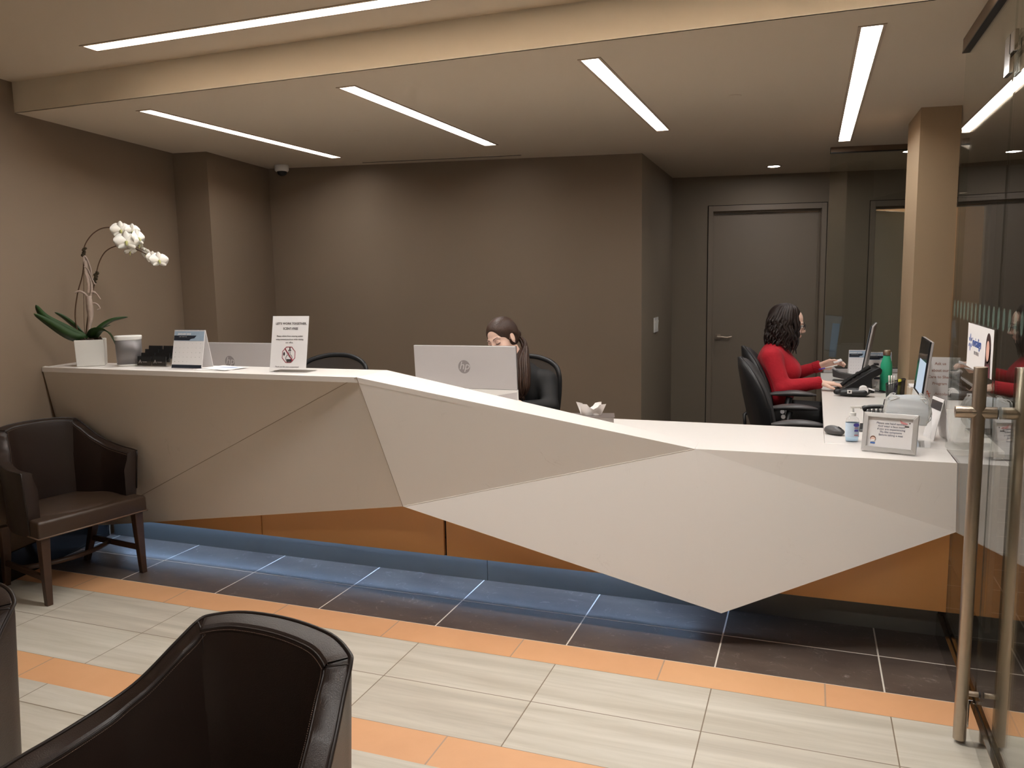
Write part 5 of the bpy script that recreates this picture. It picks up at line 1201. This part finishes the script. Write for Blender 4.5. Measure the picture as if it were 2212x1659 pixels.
sdf_obj('body', [(b1, .010), (head_prims(lids=True), .0024, HM1), (flip(hand_prims([.3, .33, .33, .35])), .0024, HR1), (hand_prims([.3, .33, .33, .35]), .0024, HL1)], M_SKIN, W1)
jk = [('e', L1((1.77, 1.385, .70)), (.175, .13, .14), None, .05), ('e', L1((1.77, 1.375, .86)), (.165, .12, .14), None, .05), ('c', L1((1.635, 1.36, .955)), L1((1.90, 1.36, .940)), .062, .062, .05), ('c', L1((1.73, 1.36, .99)), L1((1.80, 1.37, .99)), .058, .055, .04),
      ('c', L1((1.60, 1.36, .955)), L1((1.56, 1.26, .80)), .060, .050, .03), ('c', L1((1.56, 1.26, .80)), L1((1.625, 1.06, .823)), .048, .036, .02), ('c', L1((1.925, 1.36, .935)), L1((1.97, 1.26, .80)), .060, .050, .03), ('c', L1((1.97, 1.26, .80)), L1((1.855, 1.06, .823)), .048, .036, .02)]
sdf_obj('black_jacket', [(jk, .007)], M_BLACKM, W1)
p1_ = [('e', L1((1.77, 1.38, .58)), (.185, .15, .10), None, .04), ('c', L1((1.68, 1.38, .58)), L1((1.66, 1.0, .585)), .088, .07, .04), ('c', L1((1.86, 1.38, .58)), L1((1.88, 1.0, .585)), .088, .07, .04), ('c', L1((1.66, 1.0, .58)), L1((1.66, 1.06, .12)), .064, .05, .02), ('c', L1((1.88, 1.0, .58)), L1((1.88, 1.06, .12)), .064, .05, .02)]
sdf_obj('black_trousers', [(p1_, .010)], M_BLACKM, W1)
for x in (1.66, 1.88): sdf_obj('shoe', [([('c', L1((x, 1.07, .045)), L1((x, .95, .032)), .042, .030, .02), ('c', L1((x, 1.08, .06)), L1((x, 1.07, .10)), .04, .044, .02)], .008)], M_BLACK, W1)
h1 = [('e', (-.016, 0, .040), (.101, .0805, .083), None, .01), ('e', (-.035, 0, .0), (.082, .078, .08), None, .02), ('e', (.108, 0, -.004), (.064, .060, .082), None, -.010), ('e', (.0, .080, -.030), (.040, .022, .042), None, -.008), ('e', (.0, -.080, -.030), (.040, .022, .042), None, -.008), ('c', (.10, .010, .075), (.02, .010, .135), .0016, .0012, -.002),
      ('e', (-.105, .02, -.02), (.030, .028, .028), None, .012)]
h_ = sdf_obj('hair', [(h1, .0026, HM1)], M_HAIR, W1)
def Lr(i): return random.uniform(-i, i)
b = MB(); Bk = HM1 @ V((-.112, .02, -.03))
for k in range(34):
    s_ = V((Lr(.014), Lr(.014), Lr(.01))); q = V((Lr(.034), Lr(.026), 0)); e = V((Lr(.020), Lr(.016), Lr(.03)))
    P = smooth([Bk + s_ * .6, Bk + V((.045, -.01, -.05)) + s_, V(L1((1.803, 1.270, 1.075))) + q * .9, V(L1((1.822, 1.225, .985))) + q, V(L1((1.826, 1.210, .91))) + q * .9, V(L1((1.815, 1.215, .855))) + e])
    N = len(P); b.tube(P, [.0075 + .004 * math.sin(PI * i / (N - 1)) * (1 - .5 * i / (N - 1)) - .006 * (i / (N - 1)) ** 4 for i in range(N)], 7, sq=.7)
b.build('ponytail', M_HAIR, h_, True)
brows(W1, HM1, M_HAIR)
for s in (-1, 1): MB().tube(smooth([(.0855, s * .019, -.0065), (.0915, s * .027, -.0100), (.0885, s * .037, -.0100), (.079, s * .046, -.0065)]), .0013, 6).build('lashes', M_BLACKM, W1, True, tf=HM1)
for s in (-1, 1): MB().tube(smooth([(.089, s * .020, .0045), (.0915, s * .030, .0085), (.084, s * .043, .0060)]), .0009, 6).build('eyelid_crease', mat('brown_shadow', srgb((150, 100, 80)), .6, noise=.05), W1, True, tf=HM1)
sdf_obj('lips', [([('c', (.0905, -.012, -.0635), (.0905, .012, -.0635), .0048, .0048, .003), ('c', (.0885, -.011, -.0705), (.0885, .011, -.0705), .0052, .0052, .003)], .0014, HM1)], MATS['lip_pink'], W1)
MB().ell(HM1 @ V((.000, .081, -.040)), (.003, .003, .003), 8, 6).build('earring', M_SILVERP, W1, True)
keyboard('black computer keyboard under the hands of the woman in black', (1.745, .955, ZC + .005), 0)
EXPO = 1.05
# ================================================================ camera, world, view
cam_d = bpy.data.cameras.new('camera'); cam = bpy.data.objects.new('camera', cam_d); COL.objects.link(cam)
yaw, pit, rol = -.35746, .12917, .01745
f = V((math.sin(yaw) * math.cos(pit), math.cos(yaw) * math.cos(pit), -math.sin(pit))); r = V((math.cos(yaw), -math.sin(yaw), 0)); d = f.cross(r)
r2 = r * math.cos(rol) + d * math.sin(rol); d2 = -r * math.sin(rol) + d * math.cos(rol)
cam.matrix_world = Matrix(((r2.x, -d2.x, -f.x, 3.35531), (r2.y, -d2.y, -f.y, -3.06064), (r2.z, -d2.z, -f.z, 1.52497), (0, 0, 0, 1)))
cam_d.sensor_fit = 'HORIZONTAL'; cam_d.sensor_width = 36; cam_d.lens = 36 * 1728.84 / 2212; cam_d.clip_start = .05
scene.camera = cam
w = bpy.data.worlds.new('world'); scene.world = w; w.use_nodes = True
w.node_tree.nodes['Background'].inputs[0].default_value = (.02, .018, .016, 1); w.node_tree.nodes['Background'].inputs[1].default_value = 1
scene.view_settings.view_transform = 'Standard'; scene.view_settings.look = 'None'; scene.view_settings.gamma = 1; scene.view_settings.use_curve_mapping = False
scene.view_settings.exposure = EXPO
cy = scene.cycles; cy.use_denoising = True; cy.max_bounces = 10; cy.diffuse_bounces = 5; cy.glossy_bounces = 6; cy.transmission_bounces = 8; cy.transparent_max_bounces = 12; cy.sample_clamp_indirect = 4; cy.caustics_reflective = False; cy.caustics_refractive = False
